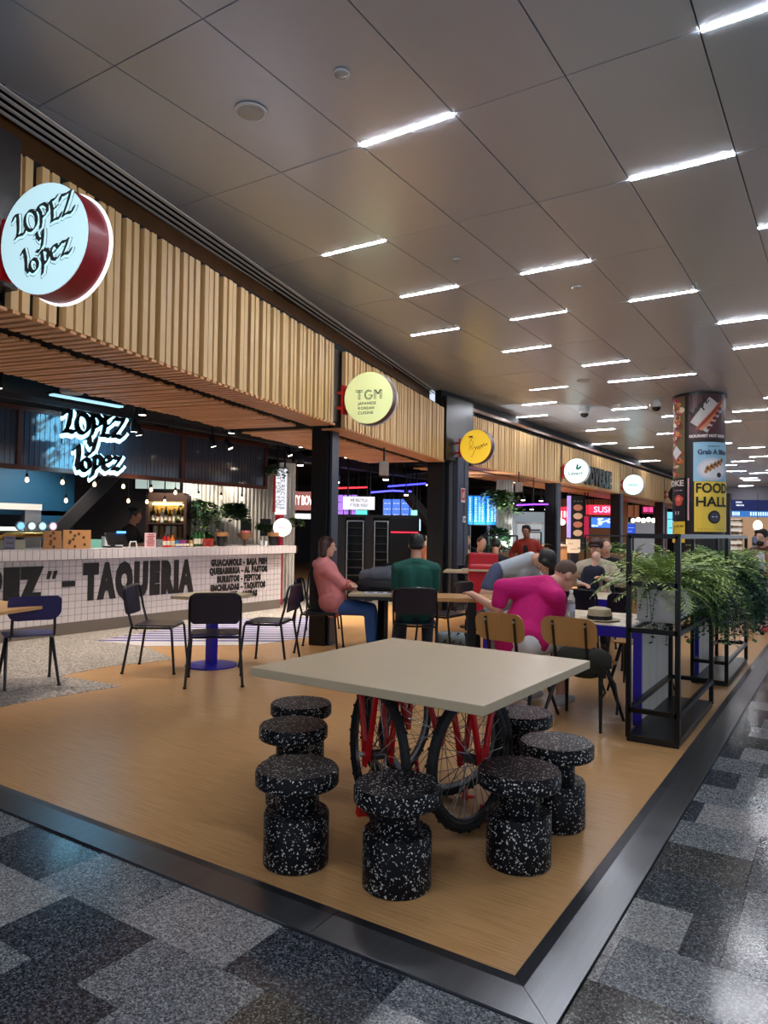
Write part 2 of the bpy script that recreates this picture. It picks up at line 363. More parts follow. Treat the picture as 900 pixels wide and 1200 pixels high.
# --- ceiling: metal panels hung with open joints under a dark plenum
pl_m = MB(); pl_m.bx(-6.4, 8, -6, 46, CEIL+.05, CEIL+.12)
ce = S('ceiling', pl_m, gap_m)
def slot_x(y): return -4.06-.2395*(y-2.12)     # front edge of the air slot that follows the fascia
far = MB(); rp = random.Random(3)
cp_cache = {}
for j in range(-5, 31):
    for i in range(-4, 14):
        x0, y0 = GX+i*SX, GY+j*SY
        pl = [(x0+.004, y0+.004), (x0+SX-.004, y0+.004), (x0+SX-.004, y0+SY-.004), (x0+.004, y0+SY-.004)]
        pl = clip(pl, lambda p: p[0]-slot_x(p[1])-.012) if y0 < 11.5 else clip(pl, lambda p: p[0]+6.2)
        if len(pl) < 3: continue
        if j <= 10 and i <= 7 and j >= -2:
            full = len(pl) == 4 and abs(pl[0][0]-x0-.004) < 1e-6 and abs(pl[3][0]-x0-.004) < 1e-6
            if full and 'm' in cp_cache:
                o = bpy.data.objects.new('panel', cp_cache['m']); C.objects.link(o)
            else:
                b = MB(); b.prism([(a-x0-SX/2, c-y0-SY/2) for a, c in pl], 0, .02); o = B('panel', b, ceil_m)
                if full: cp_cache['m'] = o.data
            o.parent = ce; o.location = (x0+SX/2, y0+SY/2, CEIL+rp.uniform(0, .003)); o.rotation_euler = (rp.uniform(-.0012, .0012), rp.uniform(-.0012, .0012), 0)
        else: far.prism(pl, CEIL, CEIL+.02)
B('far_panel', far, ceil_m, ce, kind='stuff')
# bulkhead that closes the hall far away
q = MB(); q.bx(-7, 9, 42.0, 42.2, 2.9, CEIL+.05); S('wall_far', q, mat('bulkhead', (150, 146, 156), .6))
# --- linear lights in the joints of the ceiling grid
CELLS = [(2, 1), (4, 2), (5, 1), (5, 3), (0, 2), (0, 3), (-1, 4), (2, 3), (1, 4), (0, 5), (3, 4), (4, 5), (4, 6), (1, 6), (1, 7), (2, 7), (-1, 7), (-2, 8), (-3, 9), (0, 9), (-1, 10), (-2, 11),
         (-3, 13), (-2, 14), (-3, 17), (1, 10), (0, 12), (4, 9), (3, 10), (2, 11), (1, 18), (2, 17), (0, 19), (2, 21), (0, 21), (0, 24), (0, 25), (-1, 28), (1, 14), (2, 15), (1, 22)]
rows = {}
for i, j in CELLS: rows.setdefault(j, []).append(i)
order = sorted(rows)
hous = None
for i, j in CELLS+[(1, -2), (3, -1), (5, -1), (7, 2), (7, 5), (-1, -1), (8, 8), (3, -4)]:
    x, y = GX+(i+.5)*SX, GY+j*SY
    if hous is None:
        b = MB(); b.box((0, 0, .005), (SX-.015, .026, .014)); dm = B('diffuser', b, led).data
        b = MB(); b.box((0, 0, .018), (SX-.005, .034, .02)); hm = B('housing', b, white_m).data
        for o in list(C.objects)[-2:]: C.objects.unlink(o); 
        hous = True
    if j in rows and i in rows[j]:
        r = sorted(rows[j]); n = r.index(i)
        lb = 'thin linear ceiling light in the %s lit row ahead' % ordn(order.index(j)+1)
        if len(r) > 1: lb += ', %s from the fascia' % ordn(n+1)
    else: lb = 'thin white linear ceiling light in the rows behind and beside the view'
    t = T('ceiling_light', lb, 'light', (x, y, CEIL), 0, 'linear ceiling lights')
    for nm, me in (('diffuser', dm), ('housing', hm)):
        o = bpy.data.objects.new(nm, me); C.objects.link(o); o.parent = t
# --- round fittings and cameras in the ceiling
pad_m = mat('speaker_grille', (178, 176, 174), .5)
def fitting(u, v, r, lab, nm='smoke_detector', cat='detector', deep=.02):
    p = at(u, v, CEIL); t = T(nm, lab, cat, p); b = MB()
    b.lathe([(r*1.0, -.004), (r*1.0, -.010), (r*.86, -.014), (r*.84, -.008)], 32); B('ring', b, white_m, t, smooth=True)
    b = MB(); b.lathe([(r*.84, -.006), (r*.6, -.009-deep*.4), (.001, -.010-deep*.5)], 32, cap=False); B('cover', b, pad_m, t, smooth=True)
fitting(294, 130, .098, 'large round ceiling speaker grille nearest the camera', 'ceiling_speaker', 'speaker')
fitting(400, 85, .046, 'small round ceiling disc right of the nearest speaker grille')
fitting(535, 303, .035, 'small round disc between the second and third rows of ceiling lights')
fitting(676, 336, .05, 'small round disc below the fourth light row near the middle aisle')
fitting(684, 446, .11, 'round ceiling speaker grille above the middle of the hall', 'ceiling_speaker', 'speaker')
fitting(777, 431, .045, 'small round disc in the ceiling near the poster column')
fitting(724, 474, .06, 'small round disc between the two black dome cameras')
for u, v, lab in ((685, 480, 'black dome security camera in the ceiling, closer to the fascia'), (769, 472, 'black dome security camera in the ceiling, closer to the poster column')):
    p = at(u, v-3, CEIL); t = T('dome_camera', lab, 'camera', p); b = MB(); b.lathe([(.07, 0), (.11, -.04), (.115, -.1), (.1, -.13), (.085, -.135)], 24); B('housing', b, white_m, t, smooth=True)
    b = MB(); b.ell((0, 0, -.135), (.085, .085, .08)); B('dome', b, black, t, smooth=True)
# --- air slot with four blades along the fascia, and the bronze upstand under it
dirF = Vector((FD[0]-FA[0], FD[1]-FA[1], 0)).normalized(); nF = Vector((dirF.y, -dirF.x, 0))    # nF points to the hall
sl = T('air_slot', 'long air outlet with thin pale blades along the top of the timber fascia', 'air vent', (-4.5, 4, CEIL))
s0, s1 = Vector((-3.70, .60, CEIL)), Vector((-6.31, 11.55, CEIL))
for k in range(5):
    o = -nF*(.012+k*.070)
    q = MB(); q.bar(s0+o, s1+o, .034 if k in (0, 4) else .024, .010); W('blade', q, blade_m, sl)
q = MB(); q.bar(s0-nF*.15+Vector((0, 0, .08)), s1-nF*.15+Vector((0, 0, .08)), .36, .02); W('back_plate', q, black, sl)
# wall zone above the slats
def para(a, b, n, o0, o1, z0, z1):
    a, b, n = Vector((a[0], a[1], 0)), Vector((b[0], b[1], 0)), Vector(n)
    return MB().prism([tuple((p+n*o)[:2]) for p, o in ((a, o0), (b, o0), (b, o1), (a, o1))], z0, z1)
E0 = (FA[0]-dirF.x*2.4, FA[1]-dirF.y*2.4)
XE = (-5.97, 11.62)
q = para(E0, FD, nF, -.32, -.36, ST+.06, CEIL+.1); S('trim_3', q, bronze)
q = para(E0, FD, nF, -.18, -.31, SB+.1, ST+.10); S('wall_left', q, dark)
q = MB(); q.bx(-6.25, -6.12, 11.3, 44, SB-.02, CEIL+.1); S('wall_left.001', q, dark)
q = MB(); q.bx(-6.12, -6.02, 12.3, 44, ST+.10, ST+.16); S('trim_4', q, bronze)
# --- slatted fascias
def fascia(name, label, a, b, n, cnt, stuff=False, seed=1, out=.0):
    a, b = Vector((*a, 0)), Vector((*b, 0)); n = Vector(n); r = random.Random(seed); L = (b-a).length; ang = math.atan2((b-a).y, (b-a).x)
    t = T('slatted_fascia', label, 'fascia', (a+b)/2+Vector((0, 0, SB)))
    bx = []; s = 0; k = 0; run = 0
    while s < L-.03:
        w = r.choice((.054, .056, .060)); dp = r.choice((.046, .05, .055, .06)); run = run-1 if run else r.choice((1, 1, 2, 2)); g = .022 if run else r.choice((.058, .07))
        p = a+(b-a)*((s+w/2)/L)-n*(.015+(.06-dp)+dp/2)
        bx.append((p+Vector((0, 0, (SB+ST)/2)), (w, dp, ST-SB), ang)); s += w+max(.008, g); k += 1
    if stuff:
        q = MB()
        for c, d, z in bx: q.box(c, d, z)
        W('slats', q, wood_slat, t, kind='stuff')
    else: pieces('slat', bx, wood_slat, t)
    q = para(a, b, n, -.076, -.10, SB, ST); W('backing', q, dark, t)
    return t
nS = Vector((1, 0, 0))
fascia('f', 'vertical timber slat fascia over the taqueria, behind the pale blue sign', FA, FB, nF, 53, seed=2)
fascia('f', 'vertical timber slat fascia behind the pale green round sign', FC, FD, nF, 47, seed=3)
fascia('f', 'vertical timber slat fascia behind the yellow round sign', (-5.97, 12.35), (-5.97, 17.25), nS, 54, seed=4)
fascia('f', 'vertical timber slat fascia behind the white leaf sign', (-5.97, 17.45), (-5.97, 22.75), nS, 58, stuff=True, seed=5)
fascia('f', 'vertical timber slat fascia behind the far pale round sign', (-5.97, 22.95), (-5.97, 29.2), nS, 64, stuff=True, seed=6)
fascia('f', 'vertical timber slat fascia at the far end, behind the black sign', (-5.97, 29.4), (-5.97, 37), nS, 70, stuff=True, seed=7)
# dark boxes between the fascias carry the blade signs
q = para((FA[0]-dirF.x*1.6, FA[1]-dirF.y*1.6), FA, nF, .02, -.14, SB+.1, ST+.05); S('wall_left.002', q, mat('dark_panel', (38, 32, 30), .3))
q = para(FB, FC, nF, -.10, -.16, SB+.05, ST); S('wall_left.003', q, MATS['dark_panel'])
q = MB(); q.prism([FD, (-5.99, 12.33), (-6.2, 12.33), (-6.2, 11.35)], SB+.02, CEIL-.1); S('wall_left.004', q, MATS['dark_panel'])
for y in (17.35, 22.85, 29.3): q = MB(); q.bx(-6.1, -6.03, y-.1, y+.1, SB, ST); S('wall_left.005', q, MATS['dark_panel'])
# --- slatted soffits: a short front row, a recess, then the long boards
def soffit(label, a, b, n, cnt, stuff, deep=1.5):
    a, b = Vector((*a, 0)), Vector((*b, 0)); n = Vector(n); L = (b-a).length; ang = math.atan2((b-a).y, (b-a).x); zz = Vector((0, 0, SB-.012))
    t = T('slatted_soffit', label, 'soffit', (a+b)/2-n*.7+zz)
    sh, lo = [], []; r = random.Random(9)
    for k in range(cnt):
        p = a+(b-a)*((k+.5)/cnt)
        sh.append((p-n*.185+zz, (L/cnt*.56, .33, .02), ang)); lo.append((p-n*(.52+(deep-.52)/2+r.uniform(-.02, .02))+zz+Vector((0, 0, r.uniform(0, .008))), (L/cnt*.58, deep-.52, .02), ang))
    if stuff:
        q = MB()
        for c, d, z in sh+lo: q.box(c, d, z)
        W('boards', q, wood_soff, t, kind='stuff')
    else: pieces('short_board', sh, wood_soff, t); pieces('long_board', lo, wood_soff, t)
    q = para(a, b, n, -.16, -deep-.02, SB+.07, SB+.09); W('backing', q, mat('soffit_back', (22, 15, 11), .8), t)
    return t
A2 = (FA[0]-dirF.x*.9, FA[1]-dirF.y*.9)
soffit('timber board soffit under the taqueria fascia', A2, FB, nF, 62, False)
soffit('timber board soffit under the fascia of the pale green sign', FC, FD, nF, 50, False)
soffit('timber board soffit beyond the panelled column', (-5.97, 12.35), (-5.97, 37), nS, 250, True, 1.35)
# --- columns along the stall front
def post(x, y, w, d, z1, rz, nm='column'):
    q = MB(); q.box((x, y, z1/2), (w, d, z1), rz); o = S(nm, q, black); return o
angF = math.atan2(dirF.y, dirF.x)
post(-5.60, 7.22, .22, .22, SB+.05, angF-PI/2)
q = MB(); q.box((-5.475, 7.29, SB/2), (.03, .20, SB), angF-PI/2); S('column_edge', q, slate_m)
for x, y in ((-6.28, 17.45), (-6.18, 23.0), (-6.2, 29.25)):
    post(x, y, .26, .24, SB+.05, 0); q = MB(); q.bx(x+.14, x+.19, y-.1, y+.16, 0, SB); S('column_edge', q, slate_m)
# wide panelled column beside the yellow sign
post(-6.32, 11.55, .30, .26, SB+.1, angF-PI/2)
pc = T('column_panelled', '', 'column', (-6.1, 12.0, 0)); del pc['category']; pc['kind'] = 'structure'; pc['label'] = 'wide dark panelled column with fire signs beside the yellow round sign'
q = MB(); q.box((-6.15, 11.93, 1.4), (.34, .44, 2.8), .0); W('panel', q, slate_m, pc, bevel=.006)
q = MB(); q.bx(-5.976, -5.968, 11.96, 11.966, .0, 2.75); W('joint', q, black, pc)
q = MB(); q.box((-6.10, 11.66, 1.36), (.05, .05, 2.72), .0); W('light_edge', q, alu, pc)
# ================================================================ ROUND BLADE SIGNS
red_d = mat('sign_side_red', (158, 26, 38), .35); rim_glow = mat('sign_rim_lit', (250, 250, 255), .4, em=.8)
def blade_sign(label, c, n, face, side, rim, em, draw=None, r=.30, dp=.16):
    """drum on a bracket, standing out from the fascia; n = face normal"""
    n = Vector(n).normalized(); x = Vector((0, 0, 1)).cross(n).normalized(); M3 = Matrix((x, Vector((0, 0, 1)), n)).transposed()
    t = T('round_sign', label, 'sign', c)
    fm_ = mat('sign_face_'+str(face), face, .4, em=em)
    q = MB(); q.lathe([(r, -dp+.012), (r, -.006)], 48, (0, 0, 0), M3); B('drum', q, side, t, smooth=True)
    q = MB(); q.lathe([(r-.004, -.006), (r-.002, .004), (r-.012, .008)], 48, (0, 0, 0), M3); B('face', q, fm_, t, smooth=True)
    q = MB(); q.lathe([(r+.004, -dp-.004), (r+.012, -dp), (r+.012, -dp+.016), (r+.002, -dp+.016)], 48, (0, 0, 0), M3); B('rear_rim', q, rim, t, smooth=True)
    q = MB(); L = .36 if r < .32 else .5
    for dz in (-.09, .09): q.bar(x*(-r+.02)+n*(-dp/2)+Vector((0, 0, dz)), x*(-L-.06)+n*(-dp/2)+Vector((0, 0, dz)), .035)
    q.bar(x*(-L+.03)+n*(-dp/2)+Vector((0, 0, -.17)), x*(-L+.03)+n*(-dp/2)+Vector((0, 0, .17)), .03, .10); B('bracket', q, red_p, t)
    F = frame((n.x*.008, n.y*.008, 0), x, (0, 0, 1))
    if draw:
        for nm, m, q in draw(): B(nm, q.xf(F), m, t)
    return t
ink = mat('sign_ink', (58, 62, 56), .6); ink_g = mat('sign_ink_green', (34, 98, 74), .6); ink_b = mat('sign_ink_black', (26, 22, 14), .6)
sgn_b = mat('sign_face_pale', (190, 226, 234), .4, em=.5)
def d_lopez():
    k = .110
    sc = lambda dx, dy: [(c, (x+dx)*k, (y-.22+dy)*k, s*k, r) for c, x, y, s, r in LOPEZ]
    return [('letter_outline', ink, script(sc(.08, -.09), .036, .001, z0=0)), ('letter_shade', sgn_b, script(sc(.08, -.09), .0295, .0012, z0=.0005)), ('lettering', ink, script(sc(0, 0), .0185, .0012, z0=.0012))]
def d_tgm():
    a = MB()
    for dx, dy in ((-.006, 0), (.006, 0)):
        pass
    def poly(P, w=.007): 
        for p, q in zip(P, P[1:]): a.bar((*p, .001), (*q, .001), w, .002)
    for e in (0, .018):    # double-line capitals
        poly([(-.16, .09-e), (-.065, .09-e)]); 
        poly([(-.121+e, .09), (-.121+e, -.02)])
        poly([(p[0]*(1-e*14)+.005, .035+p[1]*(1-e*14)) for p in _el(0, 0, .05, .055, 40, 350, 20)])
        poly([(.075+e, -.02), (.075+e, .09), (.12, .035+e*.5), (.165-e, .09), (.165-e, -.02)])
    poly([(.005, .03), (.054, .03)])
    b = MB()
    for i, s in enumerate(('JAPANESE', 'KOREAN', 'CUISINE')): b.merge(text(s, .046, .002, .0008, align='LEFT', space=1.15), Matrix.Translation((-.125, -.065-i*.055, .001)))
    return [('monogram', ink, a), ('lettering', ink, b)]
def d_yel():
    a = MB()   # a thin-line bird and a handwritten word
    def pl(P, w=.007):
        for p, q in zip(P, P[1:]): a.bar((*p, .001), (*q, .001), w, .002)
    pl([(-.10, .20), (-.06, .17), (-.09, .12), (-.12, .05), (-.09, .0), (-.04, .03), (-.05, .09), (-.08, .12)]); pl([(-.12, .16), (-.06, .17), (-.03, .15)]); pl([(-.13, .18), (-.05, .185)], .02)
    pl([(-.10, .0), (-.12, -.06)]); pl([(-.07, .0), (-.06, -.07)])
    pl([(-.05, -.04), (-.02, .0), (.01, -.03), (-.02, -.10), (-.06, -.18), (-.09, -.17)]); pl([(.01, -.05), (.03, .0), (.05, -.05), (.07, .01), (.10, -.03), (.08, -.06), (.12, .03), (.14, -.02), (.16, .05), (.19, .0), (.22, .05), (.24, .0)], .009)
    return [('drawing', ink_b, a)]
def d_lev():
    a = MB()
    for R_, o in ((0.55, (-.0, .02)), (-.1, (.01, .02))):
        P = [(0, 0), (.035, .05), (.04, .11), (.012, .19), (-.014, .11), (-.012, .05)]
        c, s = math.cos(R_-.75), math.sin(R_-.75); a.prism([(o[0]+x*c-y*s, o[1]+x*s+y*c) for x, y in P], 0, .002)
    b = text('Levant', .135, .002, .003); b.xf(Matrix.Translation((-.01, -.06, .001)))
    return [('leaves', ink_g, a), ('lettering', ink_b, b)]
def d_bar():
    a = MB(); P = [(-.15+.3*i/26, .03*math.sin(i*1.9)+.012*math.sin(i*.7)) for i in range(27)]
    for p, q in zip(P, P[1:]): a.bar((*p, .001), (*q, .001), .011, .002)
    a.bar((-.17, -.045, .001), (.16, -.04, .001), .006, .002)
    return [('handwriting', ink, a)]
def d_blk():
    w = mat('sign_letter_white', (236, 236, 232), .5, em=.5); a = MB()
    for k, (wd, y) in enumerate(((.34, .03), (.22, -.07))):
        for i in range(6): a.box((-wd/2+wd*(i+.5)/6, y, .001), (wd/6*.8, .07-k*.02, .003))
    return [('lettering', w, a)]
nA = -dirF
def bs(v, off): return v
blade_sign('pale blue round sign with hand-lettered two-line name, dark red drum side, nearest fascia sign', (-3.62, 2.20, 2.985), nA, (190, 226, 234), red_d, rim_glow, .5, d_lopez, .302, .17)
blade_sign('pale green round sign with three thin capitals above three small words', (-4.655, 6.83, 2.975), nA, (216, 224, 160), mat('sign_side_brown', (92, 40, 34), .4), white_m, .4, d_tgm, .302, .13)
nY = Vector((.0, -1, 0))
blade_sign('yellow round sign with a line-drawn bird, beside the panelled column', (-5.60, 11.63, 2.965), nY, (246, 204, 60), mat('sign_side_maroon', (84, 30, 30), .4), white_m, .35, d_yel, .305, .15)
blade_sign('white round sign with two green leaves above a dark word', (-5.60, 17.28, 2.965), nY, (214, 240, 240), white_m, white_m, .9, d_lev, .30, .12)
blade_sign('pale round sign with one small handwritten word, further along the fascia', (-5.62, 22.9, 2.965), nY, (196, 238, 240), white_m, white_m, .95, d_bar, .31, .12)
blade_sign('black round sign with white lettering at the far end of the fascia', (-5.50, 29.3, 2.98), nY, (22, 22, 26), black, black, 0, d_blk, .36, .12)
# black letters standing on the fascia after the leaf sign
b = text('FOODVERSE', .62, .05, .045, 0, 'LEFT', 1, 1.25); xs = [p[0] for p in b.v]; w_ = max(xs)-min(xs)
b.v = [((p[0]-min(xs))*3.5/w_, p[1], p[2]) for p in b.v]; b.xf(frame((-5.96, 18.2, 3.0), (0, 1, 0), (0, 0, 1)))
one('fascia_lettering', b, letter, 'black solid letters fixed on the slats right of the white leaf sign', 'lettering')
# ================================================================ TAQUERIA
CX = -8.72; CY0, CY1 = 2.2, 10.05
ct = T('tiled_counter', 'long white tiled bar counter with black lettering and a projecting top', 'counter', (CX-.3, 6, 0))
q = MB(); q.bx(CX-.62, CX-.02, CY0, CY1-.02, .16, 1.10); W('body', q, grout, ct)
q = MB(); q.bx(CX-.62, CX-.004, CY0, CY1-.01, 0, .16); W('plinth', q, mat('plinth_stone', (112, 102, 94), .5), ct)
q = MB(); q.bx(CX-.8, CX+.09, CY0, CY1+.34, 1.0, 1.135); W('top', q, grout, ct, bevel=.004)
q = MB(); tp = (CY1-CY0)/81; n = 0
for i in range(81):
    for j in range(9):
        q.bx(CX-.02, CX-.008+random.uniform(0, .0012), CY0+i*tp+.0035, CY0+(i+1)*tp-.0035, .163+j*.0935, .163+(j+1)*.0935-.005)
for j in range(9):
    for i in range(6): q.bx(CX-.62+i*.1+.003, CX-.62+(i+1)*.1-.003, CY1-.02, CY1-.01, .163+j*.0935, .163+(j+1)*.0935-.005)
W('tiles', q, white_t, ct, kind='stuff')
q = MB(); m_ = int((CY1+.34-CY0)/tp)
for i in range(m_): q.bx(CX+.085, CX+.098, CY0+i*tp+.0035, CY0+(i+1)*tp-.0035, 1.006, 1.128); q.bx(CX-.8, CX+.092, CY0+i*tp+.0035, CY0+(i+1)*tp-.0035, 1.13, 1.140)
W('edge_tiles', q, white_t, ct, kind='stuff')
def wall_text(nm, s, y, z, h, sx, bold=0, par=ct, m=letter, x=CX+.0, align='LEFT', space=1):
    b = text(s, h/.70, .008, bold, 0, align, sx, space); W(nm, b.xf(frame((x, y, z), (0, 1, 0), (0, 0, 1))), m, par)
def fit_text(nm, s, y0, y1, z, h, bold=.02, par=ct, m=letter, x=CX):
    b = text(s, h/.70, .008, bold, 0, 'LEFT', 1, 1.22 if bold < .03 else 1.34); xs = [p[0] for p in b.v]; w = max(xs)-min(xs); x0 = min(xs)
    b.v = [((p[0]-x0)*(y1-y0)/w, p[1], p[2]) for p in b.v]
    W(nm, b.xf(frame((x, y0, z), (0, 1, 0), (0, 0, 1))), m, par)
fit_text('lettering', 'LOPEZ', 4.10, 5.42, .655, .39, .058); 
q = MB()
for y in (5.46, 5.54): q.prism([(y, .755), (y+.04, .755), (y+.075, .86), (y+.02, .86)], -.004, .004, ((CX, 0, 0), (0, 1, 0), (0, 0, 1), (1, 0, 0)))
W('quotation_mark', q, letter, ct)
q = MB(); q.bx(CX-.004, CX+.004, 5.68, 5.87, .64, .715); W('lettering', q, letter, ct)
fit_text('lettering', 'TAQUERIA', 5.99, 7.95, .665, .41, .058)
for i, (s, a, b_) in enumerate((('GUACAMOLE - BAJA FISH', 8.32, 9.66), ('QUESABIRRIA - AL PASTOR', 8.29, 9.68), ('BURRITOS - PEPITOS', 8.46, 9.5), ('ENCHILADAS - TAQUITOS', 8.32, 9.62), ('ELOTES - AREPAS', 8.56, 9.42))):
    fit_text('lettering', s, a, b_, .870-i*.138, .098, .0095)
# glazed canopy frame above the counter
rust = mat('rust_frame', (84, 42, 30), .45, .3)
poly_m = mat('polycarbonate', (70, 76, 90), .10, .0, spec=.9, noise=(6, .35, (30, 30, .3)))
cn = T('glazed_canopy', 'rust-brown framed band of ribbed translucent sheets above the bar', 'canopy', (CX-.1, 6, 2.15))
Z0, Z1 = 2.185, 2.935
q = MB()
for z in (Z0, Z1): q.bar((CX-.1, 1.5, z), (CX-.1, 9.7, z), .07, .06)
for y in (2.4, 5.1, 7.75, 9.68): q.bar((CX-.1, y, Z0), (CX-.1, y, Z1), .06, .06)
W('frame', q, rust, cn)
ys_ = [1.5, 2.4, 5.1, 7.75, 9.68]
for a, b_ in zip(ys_, ys_[1:]):
    q = MB(); n = int((b_-a)/.035)
    for i in range(n): q.bx(CX-.115-(.006 if i % 2 else 0), CX-.10-(.006 if i % 2 else 0), a+(b_-a)*i/n, a+(b_-a)*(i+1)/n, Z0+.03, Z1-.03)
    W('sheet', q, poly_m, cn)
q = MB(); q.bx(CX-1.0, CX-.17, 1.5, 9.6, Z1+.02, Z1+.06); W('roof_sheet', q, dark, cn)
q = MB(); q.bar((CX-.9, 1.6, 2.45), (CX-.9, 9.5, 2.35), .05); q.bar((CX-1.3, 1.6, 2.62), (CX-1.3, 9.5, 2.5), .04); q.bar((CX-.6, 1.6, 2.80), (CX-.6, 9.5, 2.80), .03); W('rail', q, alu, cn)
# glowing script sign hanging before the canopy
glow = mat('glow_letters', (190, 236, 250),   .4, em=1.2)
ns = T('script_sign', 'glowing white script sign with black letters hanging before the canopy', 'sign', (CX+.18, 6.0, 2.1))
k = .245
sc = lambda dx, dy: [(c, (x+dx)*k, (y*.95+dy)*k, s*k, r-13) for c, x, y, s, r in [(c_, x_, y_-.20*x_-.08, s_, r_) for c_, x_, y_, s_, r_ in LOPEZ]]
Fn = frame((CX+.2, 5.93, 2.50), (0, 1, 0), (0, 0, 1))
for nm, m, o, nb, th, z0 in (('glowing_border', glow, (.10, -.13), .115, .02, 0), ('glowing_border', glow, (.04, -.06), .10, .02, .004), ('letter_box', black, (-.02, 0), .062, .03, .015)):
    W(nm, script(sc(*o), nb, th, z0=z0).xf(Fn), m, ns)
q = MB()
for y in (5.5, 6.3): q.bar((CX+.19, y, 2.5), (CX+.19, y, 3.2), .012)
W('hanger', q, blackm, ns)
# track rail with spotlights
trk = T('track_rail', 'black ceiling track running above the bar front', 'track', (CX+.35, 6, 2.99)); q = MB(); q.bar((CX+.42, 1.6, 3.0), (CX+.1, 10.4, 3.0), .05, .07); W('rail', q, mat('track_grey', (58, 60, 66), .4), trk)
hl = mat('spot_lens', (255, 244, 226), .4, em=9)
def spot(y, x, z, lab, aim=(-.2, 0, -1), par=None, power=30, r=.045, L=.17, seen=True, ang=80, col=(1, .87, .72)):
    a = Vector(aim).normalized(); t = T('spotlight', lab, 'spotlight', (x, y, z)); Q = a.to_track_quat('Z', 'Y').to_matrix()
    b = MB(); b.bar((0, 0, 0), (0, 0, max(.12, 3.36-z)), .014); B('arm', b, black, t)
    b = MB(); b.lathe([(r*.8, -L/2), (r, -L/2+.02), (r, L/2)], 16, (0, 0, 0), Q); B('can', b, black, t, smooth=True)
    b = MB(); b.lathe([(r*.86, L/2+.001), (r*.86, L/2+.004)], 16, (0, 0, 0), Q); B('lens', b, hl, t)
    if power:
        ld = bpy.data.lights.new('beam', 'SPOT'); ld.energy = power; ld.spot_size = math.radians(ang); ld.spot_blend = .7; ld.shadow_soft_size = .05; ld.color = col
        o = bpy.data.objects.new('beam', ld); C.objects.link(o); o.parent = t; o.location = a*(L/2+.03); o.rotation_euler = a.to_track_quat('-Z', 'Y').to_euler()
    return t
spot(6.55, CX+.35, 2.82, 'black track spotlight right of the glowing script sign', (-.05, .3, -1), power=95)
spot(8.05, CX+.25, 2.82, 'black track spotlight above the canopy, left one of a pair', (.15, .25, -1), power=95)
spot(8.4, CX+.25, 2.82, 'black track spotlight above the canopy, right one of a pair', (.45, .3, -1), power=95)
spot(4.4, CX+.40, 2.82, 'black track spotlight above the left end of the bar', (.25, .1, -1), power=95)
spot(9.9, CX+.25, 2.85, 'black track spotlight beyond the right end of the canopy', (.35, .2, -1), power=95)
lt = T('light_bar', 'cool white light bar set in the dark ceiling above the script sign', 'light', at(103, 470, 3.05)); b = MB(); b.box((0, 0, 0), (.1, 1.0, .02)); B('diffuser', b, mat('cool_bar', (150, 200, 230), .4, em=.9), lt); b = MB(); b.box((0, 0, .02), (.14, 1.04, .02)); b.bar((0, -.4, .02), (0, -.4, .31), .02); b.bar((0, .4, .02), (0, .4, .31), .02); B('housing', b, black, lt)
sp_ = T('ceiling_speaker_box', 'pale round downlight can under the soffit edge above the script sign', 'downlight', at(84, 458, 2.8)); b = MB(); b.lathe([(.11, .12), (.11, -.02), (.1, -.03)], 20); B('can', b, mat('pale_can', (150, 140, 130), .5), sp_, smooth=True)
for i, (x, y) in enumerate(((-6.6, 3.6), (-6.7, 5.3), (-6.9, 6.9), (-7.1, 8.6), (-7.4, 10.2), (-8.0, 6.2))):
    spot(y, x, 2.80, 'black spotlight behind the soffit edge lighting the floor, %s from the near end' % ordn(i+1), (random.uniform(-.15, .15), .05, -1), power=62, ang=95)
# hanging filament bulbs
bulb_m = mat('bulb_glow', (255, 206, 150), .3, em=3.5); bulb_g = mat('bulb_glass', (255, 236, 200), .1, trans=.6, alpha=.6)
BUL = [(CX-.2, 5.28, 2.07), (CX-.2, 5.78, 2.07), (CX-.2, 6.27, 2.07), (CX-.2, 6.75, 2.07), (CX-.2, 7.25, 2.05), (CX-.2, 7.72, 2.03), (CX-.2, 8.2, 2.0), (CX-.6, 6.1, 1.84), (CX-.6, 7.15, 1.88), (CX-.6, 7.5, 1.88), (CX-.6, 7.85, 1.9), (CX-.2, 8.7, 2.0), (CX-.2, 9.2, 2.0)]
b0 = None
for i, p in enumerate(BUL):
    p = Vector(p); lb = ('hanging filament bulb, %s from the left in the front string' % ordn(i+1 if i < 7 else i-3)) if (i < 7 or i > 10) else ('hanging filament bulb, %s from the left in the lower rear string' % ordn(i-6))
    if not b0:
        b0 = T('hanging_bulb', lb, 'bulb', p, 0, 'bulbs hanging over the bar')
        q = MB(); q.lathe([(.004, .055), (.018, .04), (.018, .012), (.022, .0)], 10); B('socket', q, black, b0, smooth=True)
        q = MB(); q.lathe([(.012, 0), (.022, -.024), (.025, -.042), (.017, -.06), (.002, -.066)], 12, cap=False); B('bulb', q, bulb_m, b0, smooth=True)
        q = MB(); q.bar((0, 0, .05), (0, 0, .92), .006); B('cord', q, black, b0)
    else: dup(b0, p, None, lb)
for i, (x, y, ax_, ay_) in enumerate(((-10.0, 4.6, -.6, .1), (-10.0, 6.6, -.6, .0), (-10.2, 8.6, -.3, .6), (-10.2, 10.2, -.5, .7), (-9.6, 11.4, -.4, .8))):  # added spotlights, no known fittings: they brighten the blue wall, server and screen
    spot(y, x, 2.82, 'added black spotlight inside the bar to brighten the back, %s from the left' % ordn(i+1), (ax_, ay_, -.8), power=(110, 110, 130, 260, 260)[i], ang=100)
